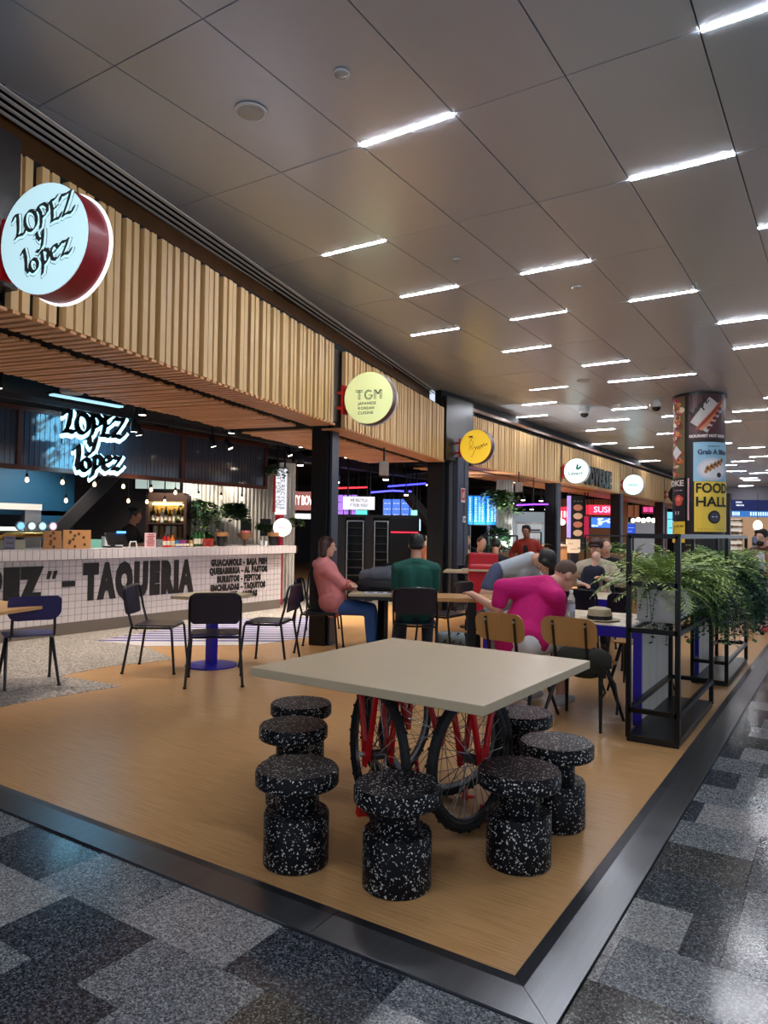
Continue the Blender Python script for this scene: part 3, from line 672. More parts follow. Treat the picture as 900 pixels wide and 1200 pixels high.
# back of the bar: blue wall, kitchen pass, tiled wall, dark stair flank
blue_w = mat('blue_wall', (10, 78, 116), .6); dgrey = mat('dark_wall', (36, 32, 36), .7)
BX = -11.4
q = MB(); q.bx(BX-.1, BX, 2, 7.62, 1.62, 3.4); q.bx(BX-.1, BX, 6.95, 7.62, 1.2, 1.7); q.bx(BX-.1, BX, 2.0, 6.05, 1.2, 1.34); S('wall_back', q, blue_w)
q = MB(); q.bx(BX-.1, BX, 2, 7.62, 0, 1.2); S('wall_back.001', q, mat('back_tiles', (150, 140, 140), .4))
q = MB(); q.bx(BX-1.2, BX-1.1, 2, 8, 0, 3); S('wall_back.002', q, mat('kitchen_back', (64, 78, 92), .6))
kp = T('kitchen_pass', 'white shelf and steel frame of the kitchen hatch in the blue wall', 'shelf', (BX+.05, 6, 1.6))
q = MB(); q.bx(BX-.1, BX+.12, 3.0, 6.95, 1.70, 1.80); W('hood_edge', q, white_m, kp)
q = MB(); q.bx(BX-.05, BX+.05, 6.70, 6.98, 1.0, 1.72); W('jamb', q, alu, kp)
q = MB(); q.bx(BX, BX+.16, 5.2, 6.62, 1.36, 1.42); W('shelf', q, mat('lit_shelf', (226, 232, 228), .4, em=.5), kp)
q = MB()
for a in (-.1, .1): q.bar((BX+.1, 5.42, 1.72), (BX+.1, 5.42+a, 1.42), .012)
W('hanger', q, white_m, kp)
# dark diagonal flank of a staircase
stf = T('stair_flank', 'black sloping flank of a staircase rising behind the bar', 'staircase', (-10.6, 8, 0))
p0, p1 = PD(62, 640, 12.2), PD(160, 540, 12.6)
q = MB(); d = (p1-p0); a = p0-d*.6; b_ = p1+d*.5; q.prism([(0, -.0), (0, .30), (1, .30), (1, -.0)], -.06, .06, (a, b_-a, Vector((0, 0, 1)), (.8, -.6, 0))); W('stringer', q, mat('stair_dark', (30, 27, 30), .4), stf)
q = MB(); q.bar(a+Vector((.02, 0, .32)), b_+Vector((.02, 0, .32)), .06, .05); W('rail', q, mat('stair_edge', (74, 72, 76), .3, .4), stf)
q = MB(); q.bx(-12.6, -12.5, 7.62, 11.0, 0, 3.3); S('wall_back.003', q, dgrey)
q = MB(); q.bx(-14.4, -14.3, 7.6, 16, 0, 3.3); S('wall_back.004', q, dgrey)
# pale high windows behind
for i, (u0, u1, v0, v1) in enumerate(((90, 128, 558, 575), (158, 212, 560, 574), (214, 238, 560, 572))):
    a, b_ = PD(u0, v1, 14.5), PD(u1, v0, 14.5); wi = T('window_%d' % (i+1), 'lit high window', 'window', a); del wi['category']; wi['kind'] = 'structure'
    q = MB(); q.prism([(0, 0), ((b_-a).xy.length, 0), ((b_-a).xy.length, b_.z-a.z), (0, b_.z-a.z)], 0, .02, (a, (b_-a)*Vector((1, 1, 0)) / max(.01, (b_-a).xy.length), (0, 0, 1), (.6, -.5, 0))); W('pane', q, mat('lit_pane', (150, 166, 160), .3, em=.8), wi)
    q = MB()
    for f in (0, .33, .66, 1): p = a+(b_-a)*Vector((f, f, 0)); q.bar(p, p+Vector((0, 0, b_.z-a.z)), .04)
    q.bar(a, a+(b_-a)*Vector((1, 1, 0)), .05); W('bars', q, black, wi)
# shelf niche with bottles, warm-lit tiles
nx = T('bottle_shelf', 'warm-lit shelf niche with bottles behind the bar', 'shelf', PD(194, 632, 13.2))
def PW(u, v, D=13.2): return PD(u, v, D)
a, b_ = PW(173, 632), PW(216, 588); ex = Vector((b_.x-a.x, b_.y-a.y, 0)); wL = ex.length; ex.normalize(); ey = Vector((0, 0, 1)); ez = ex.cross(ey)
hN = b_.z-a.z
q = MB(); q.prism([(0, 0), (wL, 0), (wL, hN), (0, hN)], -.05, 0, (a-ez*.3, ex, ey, ez)); W('back', q, mat('niche_tiles', (150, 122, 70), .4), nx)
q = MB(); nt_ = 9
for i in range(nt_):
    for j in range(5): q.prism([(wL*i/nt_+.005, hN*.42+hN*.58*j/5+.005), (wL*(i+1)/nt_-.005, hN*.42+hN*.58*j/5+.005), (wL*(i+1)/nt_-.005, hN*.42+hN*.58*(j+1)/5-.005), (wL*i/nt_+.005, hN*.42+hN*.58*(j+1)/5-.005)], 0, .01, (a-ez*.3, ex, ey, ez))
W('tiles', q, MATS['niche_tiles'], nx, kind='stuff')
q = MB(); q.prism([(0, hN-.05), (wL, hN-.05), (wL, hN-.02), (0, hN-.02)], -.28, -.2, (a, ex, ey, ez)); W('light_strip', q, mat('warm_strip', (255, 222, 160), .4, em=10), nx)
q = MB()
for z in (0, .40): q.prism([(0, hN*z), (wL, hN*z), (wL, hN*z+.03), (0, hN*z+.03)], -.3, 0, (a, ex, ey, ez))
for x in (-.04, wL): q.prism([(x, -.1), (x+.05, -.1), (x+.05, hN+.12), (x, hN+.12)], -.3, .02, (a, ex, ey, ez))
q.prism([(0, hN), (wL, hN), (wL, hN+.16), (0, hN+.16)], -.3, .02, (a, ex, ey, ez)); W('boards', q, mat('niche_board', (54, 34, 26), .6), nx)
# bottles
BOT = {}
def bottle(p, h, r, rgb, lab, cat='bottle', neck=.35, group=None, nm='bottle', capc=(30, 30, 30), glass=False):
    key = (round(h, 3), round(r, 3), rgb, nm)
    if key in BOT: return dup(BOT[key], p, None, lab, group)
    t = T(nm, lab, cat, p, 0, group); q = MB(); q.lathe([(r*.92, 0), (r, .008), (r, h*(1-neck)), (r*.42, h*(1-neck*.5)), (r*.38, h*.93)], 12)
    B('body', q, mat('bottle_%s' % (rgb,), rgb, .2, spec=.7), t, smooth=True)
    q = MB(); q.lathe([(r*.46, h*.92), (r*.46, h), (r*.1, h+.002)], 10); B('cap', q, mat('cap_%s' % (capc,), capc, .4), t, smooth=True)
    q = MB(); q.lathe([(r*1.01, h*.16), (r*1.01, h*.48)], 12, cap=False); B('label', q, mat('label_cream', (226, 216, 196), .6), t, smooth=True)
    BOT[key] = t; return t
for i in range(8):
    f = .08+i*.118; p = a+ex*wL*f-ez*.14+Vector((0, 0, hN*.40+.03))
    bottle(p, (.30, .24, .27)[i % 3], .036, ((36, 52, 30), (120, 82, 30), (200, 196, 180))[i % 3], 'bottle on the upper shelf of the lit niche, %s from the left' % ordn(i+1), group='bottles in the niche')
for i in range(5):
    p = a+ex*wL*(.14+i*.18)-ez*.14+Vector((0, 0, .03)); q = MB(); q.lathe([(.05, 0), (.05, .02), (.05, .2), (.05, .22)], 12, p)
    one('canister', q, mat('canister_%d' % (i % 3), ((206, 190, 160), (150, 110, 70), (226, 222, 214))[i % 3], .5), 'canister on the lower shelf of the lit niche, %s from the left' % ordn(i+1), 'canister', 'canisters in the niche', smooth=True)
# --- things on the bar top
ZT = 1.140
def onbar(u, back=.25):   # a point on the bar top in the direction of a column of the picture
    d = ray(u, 640); t = (CX-back)/d.x; return Vector((CX-back, d.y*t, ZT))
card = mat('kraft_card', (176, 124, 78), .7, noise=(20, .3, (1, 1, 1))); pink_c = mat('pink_card', (226, 190, 196), .6); grey_c = mat('grey_card', (120, 116, 136), .6)
def stand_card(u, w, h, m, lab, nm='menu_board', lines=(5, ink_b), back=.12, drawing=False):
    p = onbar(u, back); t = T(nm, lab, 'menu board', p); rz = .0
    q = MB(); q.box((0, 0, h/2), (.012, w, h), 0); B('board', q, m, t)
    q = MB(); q.bar((-.10, 0, 0), (-.005, 0, h*.7), .05, .006); B('prop', q, m, t)
    q = MB(); r = random.Random(int(u))
    for k in range(lines[0]):
        z = h*(.88-.76*k/max(1, lines[0]-1)); l = w*r.uniform(.5, .8)
        if drawing: q.lathe([(.022, 0), (.022, .002)], 10, (.006, r.uniform(-.3, .3)*w, z), Matrix.Rotation(PI/2, 3, 'Y'))
        else: q.bx(.006, .008, -l/2, l/2, z-.006, z+.006)
    B('print', q, lines[1], t); return t
brown_i = mat('brown_print', (96, 56, 34), .7)
stand_card(61, .26, .24, card, 'smaller kraft menu board with round motifs, left of the large one', lines=(6, brown_i), drawing=True)
stand_card(90, .42, .255, mat('kraft_card_2', (190, 136, 84), .7), 'larger kraft menu board with drawings on the bar top', lines=(9, brown_i), drawing=True)
stand_card(11, .14, .17, grey_c, 'small grey menu card standing at the left of the bar', lines=(3, ink))
stand_card(176, .20, .22, pink_c, 'pink menu card with printed lines beside the bottles', lines=(8, mat('red_print', (170, 70, 70), .6)))
# brass rail pipe and beer fonts
brass = mat('brass', (196, 148, 82), .22, .9)
p = onbar(24, .35); t = T('beer_tower', 'brass pipe beer tower with four round lit badges', 'beer tower', p)
q = MB(); q.tube([(0, -.32, 0), (0, -.32, .1), (0, -.29, .16), (0, -.22, .19), (0, .5, .19)], .042, 12); q.tube([(0, .46, 0), (0, .46, .19)], .042, 12); B('pipe', q, brass, t, smooth=True)
for i, c in enumerate(((120, 190, 250), (196, 224, 214), (176, 226, 226), (246, 190, 200))):
    y = -.02+i*.15; q = MB(); Qm = Matrix.Rotation(PI/2, 3, 'Y'); q.lathe([(.055, -.03), (.062, -.01), (.062, .01)], 20, (.02, y, .30), Qm); q.tube([(0, y, .19), (0, y, .25)], .018); bd = B('tap', q, alu, t, smooth=True)
    q = MB(); q.lathe([(.046, .011), (.046, .016)], 20, (.02, y, .30), Qm); B('badge', q, mat('badge_%d' % i, c, .4, em=.9), bd)
# till
p = onbar(136, .3); t = T('till', 'black point-of-sale terminal with a lit blue strip', 'till', p); Ry = Matrix.Rotation(-.5, 3, 'Y')
q = MB(); q.box((0, 0, .13), (.02, .34, .2), 0, Ry); B('screen', q, black, t, bevel=.006)
q = MB(); q.box((-.08, 0, .01), (.2, .2, .02)); q.bar((-.09, 0, .02), (-.02, 0, .13), .05); B('stand', q, black, t)
q = MB(); q.box((-.02, .1, .225), (.02, .15, .03), 0); B('strip', q, mat('till_blue', (70, 140, 250), .3, em=2), t)
def box_thing(u, back, d, m, lab, cat, nm, dz=0): p = onbar(u, back); q = MB(); q.box((p.x, p.y, p.z+d[2]/2+dz), d); return one(nm, q, m, lab, cat, bevel=.004)
box_thing(108, .5, (.16, .2, .12), mat('mint_box', (120, 180, 164), .5), 'mint green box behind the large kraft board', 'box', 'counter_box')
box_thing(124, .55, (.08, .1, .16), white_m, 'white carton behind the till, left', 'carton', 'carton'); box_thing(139, .55, (.08, .1, .17), white_m, 'white carton behind the till, right', 'carton', 'carton')
box_thing(0, .5, (.3, .5, .12), mat('bread_box', (196, 186, 160), .6), 'pale crate at the far left of the bar', 'crate', 'crate')
t = T('card_holder', 'small white wire holder on the bar in front of the server', 'holder', onbar(156, .14)); q = MB(); q.tube([(0, -.07, 0), (0, -.05, .09), (0, .05, .09), (0, .07, 0)], .01, 8); B('frame', q, white_m, t)
# condiment bottles, jars and glasses in a row
cols = [(190, 30, 30), (206, 60, 34), (214, 120, 40), (70, 130, 190), (110, 60, 150), (170, 50, 130), (60, 30, 26), (196, 150, 90)]
nms = ['red', 'scarlet', 'orange', 'blue', 'violet', 'magenta', 'dark brown', 'tan']
for i, u in enumerate((193, 197, 202, 207, 211, 215, 219, 224)):
    bottle(onbar(u, .16), .20 if i < 3 else .11, .034, cols[i], '%s sauce bottle in the row right of the pink menu' % nms[i], group='sauces on the bar', nm='sauce_bottle', neck=.35 if i < 3 else .12)
for i, u in enumerate((229, 233, 238)): bottle(onbar(u, .24), .27, .034, (40, 84, 34), 'green glass bottle, %s of three on the bar' % ordn(i+1), group='green bottles on the bar', nm='beer_bottle')
glass = mat('clear_glass', (236, 240, 240), .05, trans=.9)
for i, u in enumerate((183, 186, 189)):
    q = MB(); q.lathe([(.028, 0), (.034, .12), (.031, .12), (.025, .008)], 14, onbar(u, .2)); one('tumbler', q, glass, 'clear tumbler between the pink menu and the sauces, %s from left' % ordn(i+1), 'glass', 'tumblers on the bar', smooth=True)
jar_red = mat('chilli_jar', (160, 50, 40), .4, noise=(60, .5, (1, 1, 1)))
for i, (u, bk) in enumerate(((240, .16), (244, .2), (248, .16), (242, .26))):
    t = T('chilli_jar', 'jar of red chillies on the bar, %s of four by the black cup' % ordn(i+1), 'jar', onbar(u, bk), 0, 'chilli jars on the bar'); q = MB(); q.lathe([(.034, 0), (.036, .09), (.028, .11)], 14); B('body', q, jar_red, t, smooth=True); q = MB(); q.lathe([(.031, .11), (.031, .13)], 14); B('lid', q, mat('jar_lid', (196, 60, 50), .4), t)
for u, lab in ((260, 'black tub with a kraft lid on the bar, left one'), (320, 'black tub with a kraft lid at the right end of the bar')):
    t = T('cup_tub', lab, 'tub', onbar(u, .2)); q = MB(); q.lathe([(.075, 0), (.10, .17), (.095, .17)], 18); B('tub', q, black, t, smooth=True); q = MB(); q.lathe([(.105, .17), (.105, .235), (.10, .24)], 18); B('lid', q, card, t, smooth=True)
for u, lab in ((306, 'small white cup near the right end of the bar, left'), (311, 'small white cup near the right end of the bar, right')):
    q = MB(); q.lathe([(.028, 0), (.036, .09), (.033, .09), (.026, .006)], 14, onbar(u, .15)); one('cup', q, white_m, lab, 'cup', 'white cups on the bar', smooth=True)
t = T('fruit_bowl', 'wide metal bowl with pink fruit on a stand on the bar', 'bowl', onbar(287, .22)); q = MB(); q.lathe([(.05, 0), (.03, .02), (.025, .09), (.06, .1), (.12, .16), (.15, .22), (.145, .22), (.11, .165), (.05, .11)], 24); B('bowl', q, mat('bowl_bronze', (120, 84, 60), .3, .6), t, smooth=True)
pf = mat('pink_fruit', (206, 110, 110), .5)
for i in range(9): q = MB(); an = i*2.4; q.ell(onbar(287, .22)+Vector((.06*math.cos(an), .07*math.sin(an), .2+.02*(i % 3))), (.035, .035, .032), 10, 6); one('fruit', q, pf, 'pink fruit heaped in the bowl on the bar', 'fruit', 'fruit in the bowl', smooth=True)
# --- white corrugated screen with hanging plants at the right end of the bar
corr = mat('corrugated_white', (206, 204, 198), .5)
def corrugated(nm, a, b_, z0, z1, m, n, amp=.02):
    a, b_ = Vector(a), Vector(b_); d = b_-a; nn = Vector((d.y, -d.x, 0)).normalized(); q = MB(); P = []
    for i in range(n*4+1): o = amp*(0, 1, 1, 0)[i % 4]; P.append(a+d*i/(n*4)+nn*o)
    vs = [(p.x, p.y, z) for z in (z0, z1) for p in P]; vs += [((p-nn*.008).x, (p-nn*.008).y, z) for z in (z0, z1) for p in P]; N = len(P)
    fs = []
    for i in range(N-1): fs += [(i, i+1, N+i+1, N+i), (2*N+i+1, 2*N+i, 3*N+i, 3*N+i+1), (N+i, N+i+1, 3*N+i+1, 3*N+i), (i+1, i, 2*N+i, 2*N+i+1)]
    q.add(vs, fs); return q
c0, c1 = PD(214, 600, 14.0), PD(334, 600, 14.6)
q = corrugated('c', (c0.x, c0.y, 0), (c1.x, c1.y, 0), .0, 2.6, corr, 26, .03); one('corrugated_screen', q, corr, 'white corrugated metal screen behind the plants at the right of the bar', 'screen')
e0, e1 = PD(326, 650, 13.75), PD(345, 650, 13.95)
q = corrugated('c', (e0.x, e0.y, 0), (e1.x, e1.y, 0), .12, 2.72, corr, 5, .03); one('corrugated_post', q, corr, 'narrow white corrugated post at the right end of the bar', 'post')
# ================================================================ BICYCLE-WHEEL TABLE AND STOOLS
bt = T('bicycle_wheel_table', 'square pale table carried by bicycle wheels in red forks, ringed by speckled stools', 'table', (-1.92, 3.42, 0))
q = MB(); q.box((0, 0, .708), (1.345, 1.325, .044), -.03); B('tabletop', q, birch, bt, bevel=.003)
q = MB(); q.box((0, 0, .676), (.9, .9, .02), -.03); B('sub_frame', q, blackm, bt)
def wheel(hub, az):
    """wheel whose plane runs along azimuth az; fork tubes both sides, foot clamp on the floor"""
    hub = Vector(hub)-Vector((-1.92, 3.42, 0)); d = Vector((math.cos(az), math.sin(az), 0)); n = Vector((-d.y, d.x, 0)); z = Vector((0, 0, 1)); R0 = .318
    P = lambda r, a, o=0: hub+d*(r*math.cos(a))+z*(r*math.sin(a))+n*o
    q = MB(); N = 56; prof = [(-.018, R0-.018), (-.022, R0+.004), (-.014, R0+.018), (0, R0+.022), (.014, R0+.018), (.022, R0+.004), (.018, R0-.018)]
    vs = [P(r, 2*PI*i/N, o) for i in range(N) for o, r in prof]; m = len(prof)
    q.add(vs, [(i*m+k, i*m+(k+1) % m, ((i+1) % N)*m+(k+1) % m, ((i+1) % N)*m+k) for i in range(N) for k in range(m)])
    for i in range(N):      # tread knobs
        a = 2*PI*i/N
        for o in (-.013, .013) if i % 2 else (0,): q.bar(P(R0+.018, a-.02, o), P(R0+.018, a+.02, o), .012, .010, up=P(1, a)-hub)
    ty = B('tyre', q, rubber, bt)
    q = MB(); pr = [(-.014, R0-.024), (-.014, R0-.012), (.014, R0-.012), (.014, R0-.024), (.008, R0-.040), (-.008, R0-.040)]; m = 6
    q.add([P(r, 2*PI*i/N, o) for i in range(N) for o, r in pr], [(i*m+k, i*m+(k+1) % m, ((i+1) % N)*m+(k+1) % m, ((i+1) % N)*m+k) for i in range(N) for k in range(m)])
    rm = B('rim', q, mat('rim_dark', (110, 112, 116), .25, .85), bt, smooth=True)
    q = MB(); 
    for i in range(32): s_ = 1 if i % 2 else -1; a = 2*PI*i/32; q.bar(P(.022, a+(1.1 if i % 4 < 2 else -1.1), s_*.032), P(R0-.036, a, 0), .0032)
    B('spokes', q, mat('spoke', (190, 192, 196), .25, .9), bt, kind='stuff')
    q = MB(); q.tube([hub-n*.055, hub-n*.034, hub+n*.034, hub+n*.055], .012, 10); q.tube([hub-n*.036, hub+n*.036], .026, 12); B('hub', q, mat('hub_grey', (96, 98, 102), .3, .8), bt, smooth=True)
    for s_ in (-1, 1):
        q = MB(); tip = hub+n*.058*s_-z*.02
        for k in (-1, 1): q.bar(tip+d*.010*k, tip+d*(.105*k)+z*.36, .026, .022, up=n)
        fk = B('fork', q, red_p, bt, bevel=.004)
        q = MB(); q.prism([(-.036, .09), (.036, .09), (.017, -.03), (-.017, -.03)], -.006, .006, (tip+n*.012*s_, d, z, n)); B('gusset', q, red_p, fk)
        q = MB(); q.lathe([(.014, 0), (.014, .012), (.006, .02)], 8, tip+n*.018*s_+z*.03, Matrix((d, z, n*s_)).transposed()); B('bolt', q, alu, fk)
    q = MB(); q.bar(hub-z*.338+d*.14-n*.05, hub-z*.338+d*.14+n*.05, .03, .012)
    for s_ in (-1, 1): q.bar(hub-z*.332+d*.14+n*.045*s_, hub-z*.27+d*.14+n*.036*s_, .022, .012)
    q.bar(hub-z*.338+d*.12, hub-z*.338+d*.2, .02, .012); B('foot_clamp', q, red_p, bt)
wheel((-1.95, 2.99, .345), math.radians(147)); wheel((-1.54, 3.20, .345), math.radians(80)); wheel((-1.88, 3.50, .345), math.radians(30)); wheel((-2.22, 3.62, .345), math.radians(86))
st0 = None
for (x, y), lab in zip(((-1.56, 2.545), (-2.03, 2.468), (-1.223, 3.017), (-1.228, 3.512), (-2.49, 2.99), (-2.763, 3.385), (-1.60, 3.96)),
        ('foremost speckled black stool at the near corner of the wheel table', 'speckled black stool left of the foremost one, first on the left side', 'speckled black stool on the right of the table, nearest the steel strip corner',
         'speckled black stool on the right side with a reddish sheen, second from the front', 'speckled black stool in the middle of the left side of the wheel table', 'speckled black stool furthest along the left side of the wheel table', 'speckled black stool half hidden behind the right side of the wheel table')):
    if not st0:
        st0 = T('speckled_stool', lab, 'stool', (x, y, 0), 0, 'speckled stools round the wheel table')
        b = MB(); b.lathe([(.136, 0), (.142, .006), (.142, .214), (.136, .224), (.10, .226)], 40); B('base', b, stoolm, st0, smooth=True)
        b = MB(); b.lathe([(.091, .22), (.091, .345)], 32); B('neck', b, stoolm, st0, smooth=True)
        b = MB(); b.lathe([(.10, .338), (.174, .338), (.182, .346), (.182, .398), (.174, .410), (.001, .412)], 48, cap=False); B('seat', b, stoolm, st0, smooth=True)
    else: dup(st0, (x, y, 0), random.uniform(0, 6), lab)

# ================================================================ CHAIRS
def rr(w, h, r, n=5, r2=None):
    """rounded rectangle outline, bottom radius r2"""
    P = []; r2 = r if r2 is None else r2
    for cx, cy, rad, a0 in ((w/2-r, h-r, r, 0), (-w/2+r, h-r, r, 90), (-w/2+r2, r2, r2, 180), (w/2-r2, r2, r2, 270)):
        P += [(cx+rad*math.cos(math.radians(a0+90*i/n)), cy+rad*math.sin(math.radians(a0+90*i/n))) for i in range(n+1)]
    return P
def curved_panel(poly, t, bend, tilt, o, m=10):
    """panel outline (x, z) made of strips, bent about the vertical and tilted back"""
    xs = sorted(set([p[0] for p in poly])); x0, x1 = xs[0], xs[-1]; q = MB(); N = 14
    P = list(poly)
    for i in range(N):
        a, b = x0+(x1-x0)*i/N, x0+(x1-x0)*(i+1)/N
        pl = clip(P, lambda p: p[0]-a); pl = clip(pl, lambda p: b-p[0])
        if len(pl) > 2: q.prism(pl, -t/2, t/2)
    ob = MB()
    for x, y, z in q.v:
        yy = z-bend*(2*x/(x1-x0))**2
        ob.v.append((x+o[0], o[1]-yy-y*math.tan(tilt)*1.0, y+o[2]))
    ob.f = q.f; ob.mi = q.mi
    bm = bmesh.new(); me = bpy.data.meshes.new('t'); me.from_pydata(ob.v, [], ob.f); bm.from_mesh(me); bmesh.ops.remove_doubles(bm, verts=bm.verts, dist=1e-5)
    # drop the hidden inner walls left by the strips
    bm.normal_update()
    bad = []
    seen = {}
    for f in bm.faces:
        k = tuple(sorted(v.index for v in f.verts)); seen.setdefault(k, []).append(f)
    for k, l in seen.items():
        if len(l) > 1: bad += l
    bmesh.ops.delete(bm, geom=bad, context='FACES')
    bm.verts.ensure_lookup_table(); bm.verts.index_update()
    r = MB(); r.v = [tuple(v.co) for v in bm.verts]; r.f = [tuple(v.index for v in f.verts) for f in bm.faces]; r.mi = [0]*len(r.f); bm.free(); bpy.data.meshes.remove(me); return r
CH = {}
def tube_chair(x, y, rz, lab, group, s=1.0):
    """dark shell chair on a bent tube frame; +Y is where a sitter looks"""
    if 'tube' in CH: return dup(CH['tube'], (x, y, 0), rz, lab, group)
    t = T('tube_chair', lab, 'chair', (x, y, 0), rz, group); R_ = .0125
    for sx in (-1, 1):
        b = MB(); b.tube([(sx*.25, .24, 0), (sx*.225, .20, .43), (sx*.215, .17, .455)], R_, 8); b.lathe([(.017, 0), (.017, .02)], 8, (sx*.25, .24, 0)); B('leg', b, chblack, t, smooth=True)
        b = MB(); b.tube([(sx*.255, -.27, 0), (sx*.225, -.20, .44), (sx*.22, -.19, .47)], R_, 8); b.lathe([(.017, 0), (.017, .02)], 8, (sx*.255, -.27, 0)); B('leg', b, chblack, t, smooth=True)
    b = MB()
    for sx in (-1, 1): b.tube([(sx*.215, .20, .45), (sx*.222, 0, .448), (sx*.225, -.20, .45)], R_, 8)
    b.tube([(-.215, .19, .448), (.215, .19, .448)], R_, 8); b.tube([(-.22, -.15, .44), (.22, -.15, .44)], R_*.9, 8); B('seat_frame', b, chblack, t, smooth=True)
    b = MB(); P = [(-.225, -.19, .46), (-.228, -.235, .62), (-.226, -.262, .78), (-.215, -.272, .825), (-.18, -.278, .848), (0, -.285, .852), (.18, -.278, .848), (.215, -.272, .825), (.226, -.262, .78), (.228, -.235, .62), (.225, -.19, .46)]
    b.tube(P, R_, 8); B('back_frame', b, chblack, t, smooth=True)
    b = MB(); b.prism(rr(.43, .40, .06, 5), -.006, .006, ((0, -.19, .468), (1, 0, 0), (0, 1, 0), (0, 0, 1)))
    b.v = [(x_, y_, z_-.018*max(0, 1-(x_/.2)**2)*(1-abs(y_)/.3)) for x_, y_, z_ in b.v]; B('seat', b, navy, t, bevel=.002)
    b = curved_panel(rr(.43, .27, .05, 5, .04), .010, -.02, -.0, (0, 0, 0)); b.v = [(p[0], -.236-(p[2])*.16+p[1], p[2]+.575) for p in b.v]; B('backrest', b, navy, t)
    CH['tube'] = t; return t
def ply_chair(x, y, rz, lab, group):
    """oak ply seat and back on splayed black steel blades"""
    if 'ply' in CH: return dup(CH['ply'], (x, y, 0), rz, lab, group)
    t = T('plywood_chair', lab, 'chair', (x, y, 0), rz, group)
    for sx in (-1, 1):
        for e, yy in ((.21, .22), (-.21, -.24)):
            b = MB(); top = Vector((sx*.16, e*.25, .43)); b.tube([(sx*.235, yy, 0), tuple(top)], .011, 8, r2=.019); B('leg', b, chblack, t, smooth=True)
    b = MB(); b.bar((-.2, .05, .432), (.2, .05, .432), .03, .02); b.bar((-.2, -.05, .432), (.2, -.05, .432), .03, .02); B('seat_frame', b, chblack, t)
    for sx in (-1, 1):
        b = MB(); b.bar((sx*.11, -.12, .435), (sx*.125, -.22, .50), .022, .016, up=(1, 0, 0)); b.bar((sx*.125, -.22, .49), (sx*.13, -.275, .79), .024, .014, up=(1, 0, 0)); sp = B('back_strut', b, chblack, t)
        b = MB(); b.lathe([(.012, 0), (.009, .006)], 8, (sx*.13, -.282, .765), Matrix.Rotation(PI/2, 3, 'X')); B('bolt', b, alu, sp)
    b = MB(); b.prism(rr(.42, .40, .08, 5), -.006, .006, ((0, -.18, .452), (1, 0, 0), (0, 1, 0), (0, 0, 1))); B('seat', b, oak, t, bevel=.002)
    b = curved_panel(rr(.44, .22, .07, 6, .085), .011, -.035, 0, (0, 0, 0)); b.v = [(p[0], -.222-(p[2])*.16+p[1], p[2]+.60) for p in b.v]; B('backrest', b, oak, t)
    CH['ply'] = t; return t
# round-based table by the bar with three dark chairs
rt = T('pedestal_table', 'pale square table on a blue pedestal before the taqueria counter', 'table', (-5.64, 5.41, 0))
q = MB(); q.box((0, 0, .73), (.62, .62, .034), .30); B('tabletop', q, birch, rt, bevel=.003)
q = MB(); q.bx(-.045, .045, -.045, .045, .01, .715); B('post', q, blue_p, rt, bevel=.004)
q = MB(); q.lathe([(.27, 0), (.27, .012), (.25, .016)], 40); B('foot_plate', q, blue_p, rt, smooth=True)
def face(x, y, tx, ty): return math.atan2(-(tx-x), ty-y)
g = 'dark chairs at the blue pedestal table'
tube_chair(-5.02, 4.86, math.radians(45), 'dark chair with its back to the viewer at the blue pedestal table', g)
tube_chair(-5.92, 4.94, math.radians(-57), 'dark chair side-on at the left of the blue pedestal table', g)
tube_chair(-5.22, 5.84, math.radians(113), 'dark chair at the right of the blue pedestal table, back tilted right', g)
# table at the left edge with a navy chair
lt_ = T('oak_top_table', 'light oak table cut off by the left edge of the view', 'table', (-6.42, 3.42, 0))
q = MB(); q.prism([(.34, .37), (-.52, .37), (-.52, -.13), (.52, -.13)], .70, .73); B('tabletop', q, mat('oak_top', (214, 170, 116), .4, noise=(8, .2, (2, 8, 1))), lt_, bevel=.003)
q = MB(); q.bx(-.34, -.26, .06, .14, .01, .70); B('post', q, blue_p, lt_); q = MB(); q.lathe([(.2, 0), (.2, .012), (.18, .016)], 32, (-.3, .1, 0)); B('foot_plate', q, blue_p, lt_, smooth=True)
def a_chair(x, y, rz, lab):
    t = T('navy_chair', lab, 'chair', (x, y, 0), rz); nv = mat('navy_ply', (34, 36, 96), .4)
    for sx in (-1, 1):
        for yy, ty in ((.22, .0), (-.24, -.02)):
            b = MB(); b.tube([(sx*.22, yy, 0), (sx*.19, ty, .43)], .012, 8, r2=.017); b.lathe([(.018, 0), (.016, .015)], 8, (sx*.22, yy, 0)); B('leg', b, chblack, t, smooth=True)
        b = MB(); b.tube([(sx*.17, .02, .44), (sx*.175, -.17, .44), (sx*.175, -.215, .47), (sx*.175, -.225, .53), (sx*.17, -.24, .70)], .013, 8); B('back_strut', b, chblack, t, smooth=True)
    b = MB(); b.prism(rr(.42, .40, .07, 5), -.006, .006, ((0, -.16, .455), (1, 0, 0), (0, 1, 0), (0, 0, 1))); B('seat', b, nv, t, bevel=.002)
    b = curved_panel(rr(.44, .22, .05, 5, .09), .011, -.035, 0, (0, 0, 0)); b.v = [(p[0], -.215-(p[2])*.14+p[1], p[2]+.60) for p in b.v]; B('backrest', b, nv, t)
    return t
a_chair(-6.32, 3.80, math.radians(68), 'navy plywood chair on splayed black legs by the left oak table')
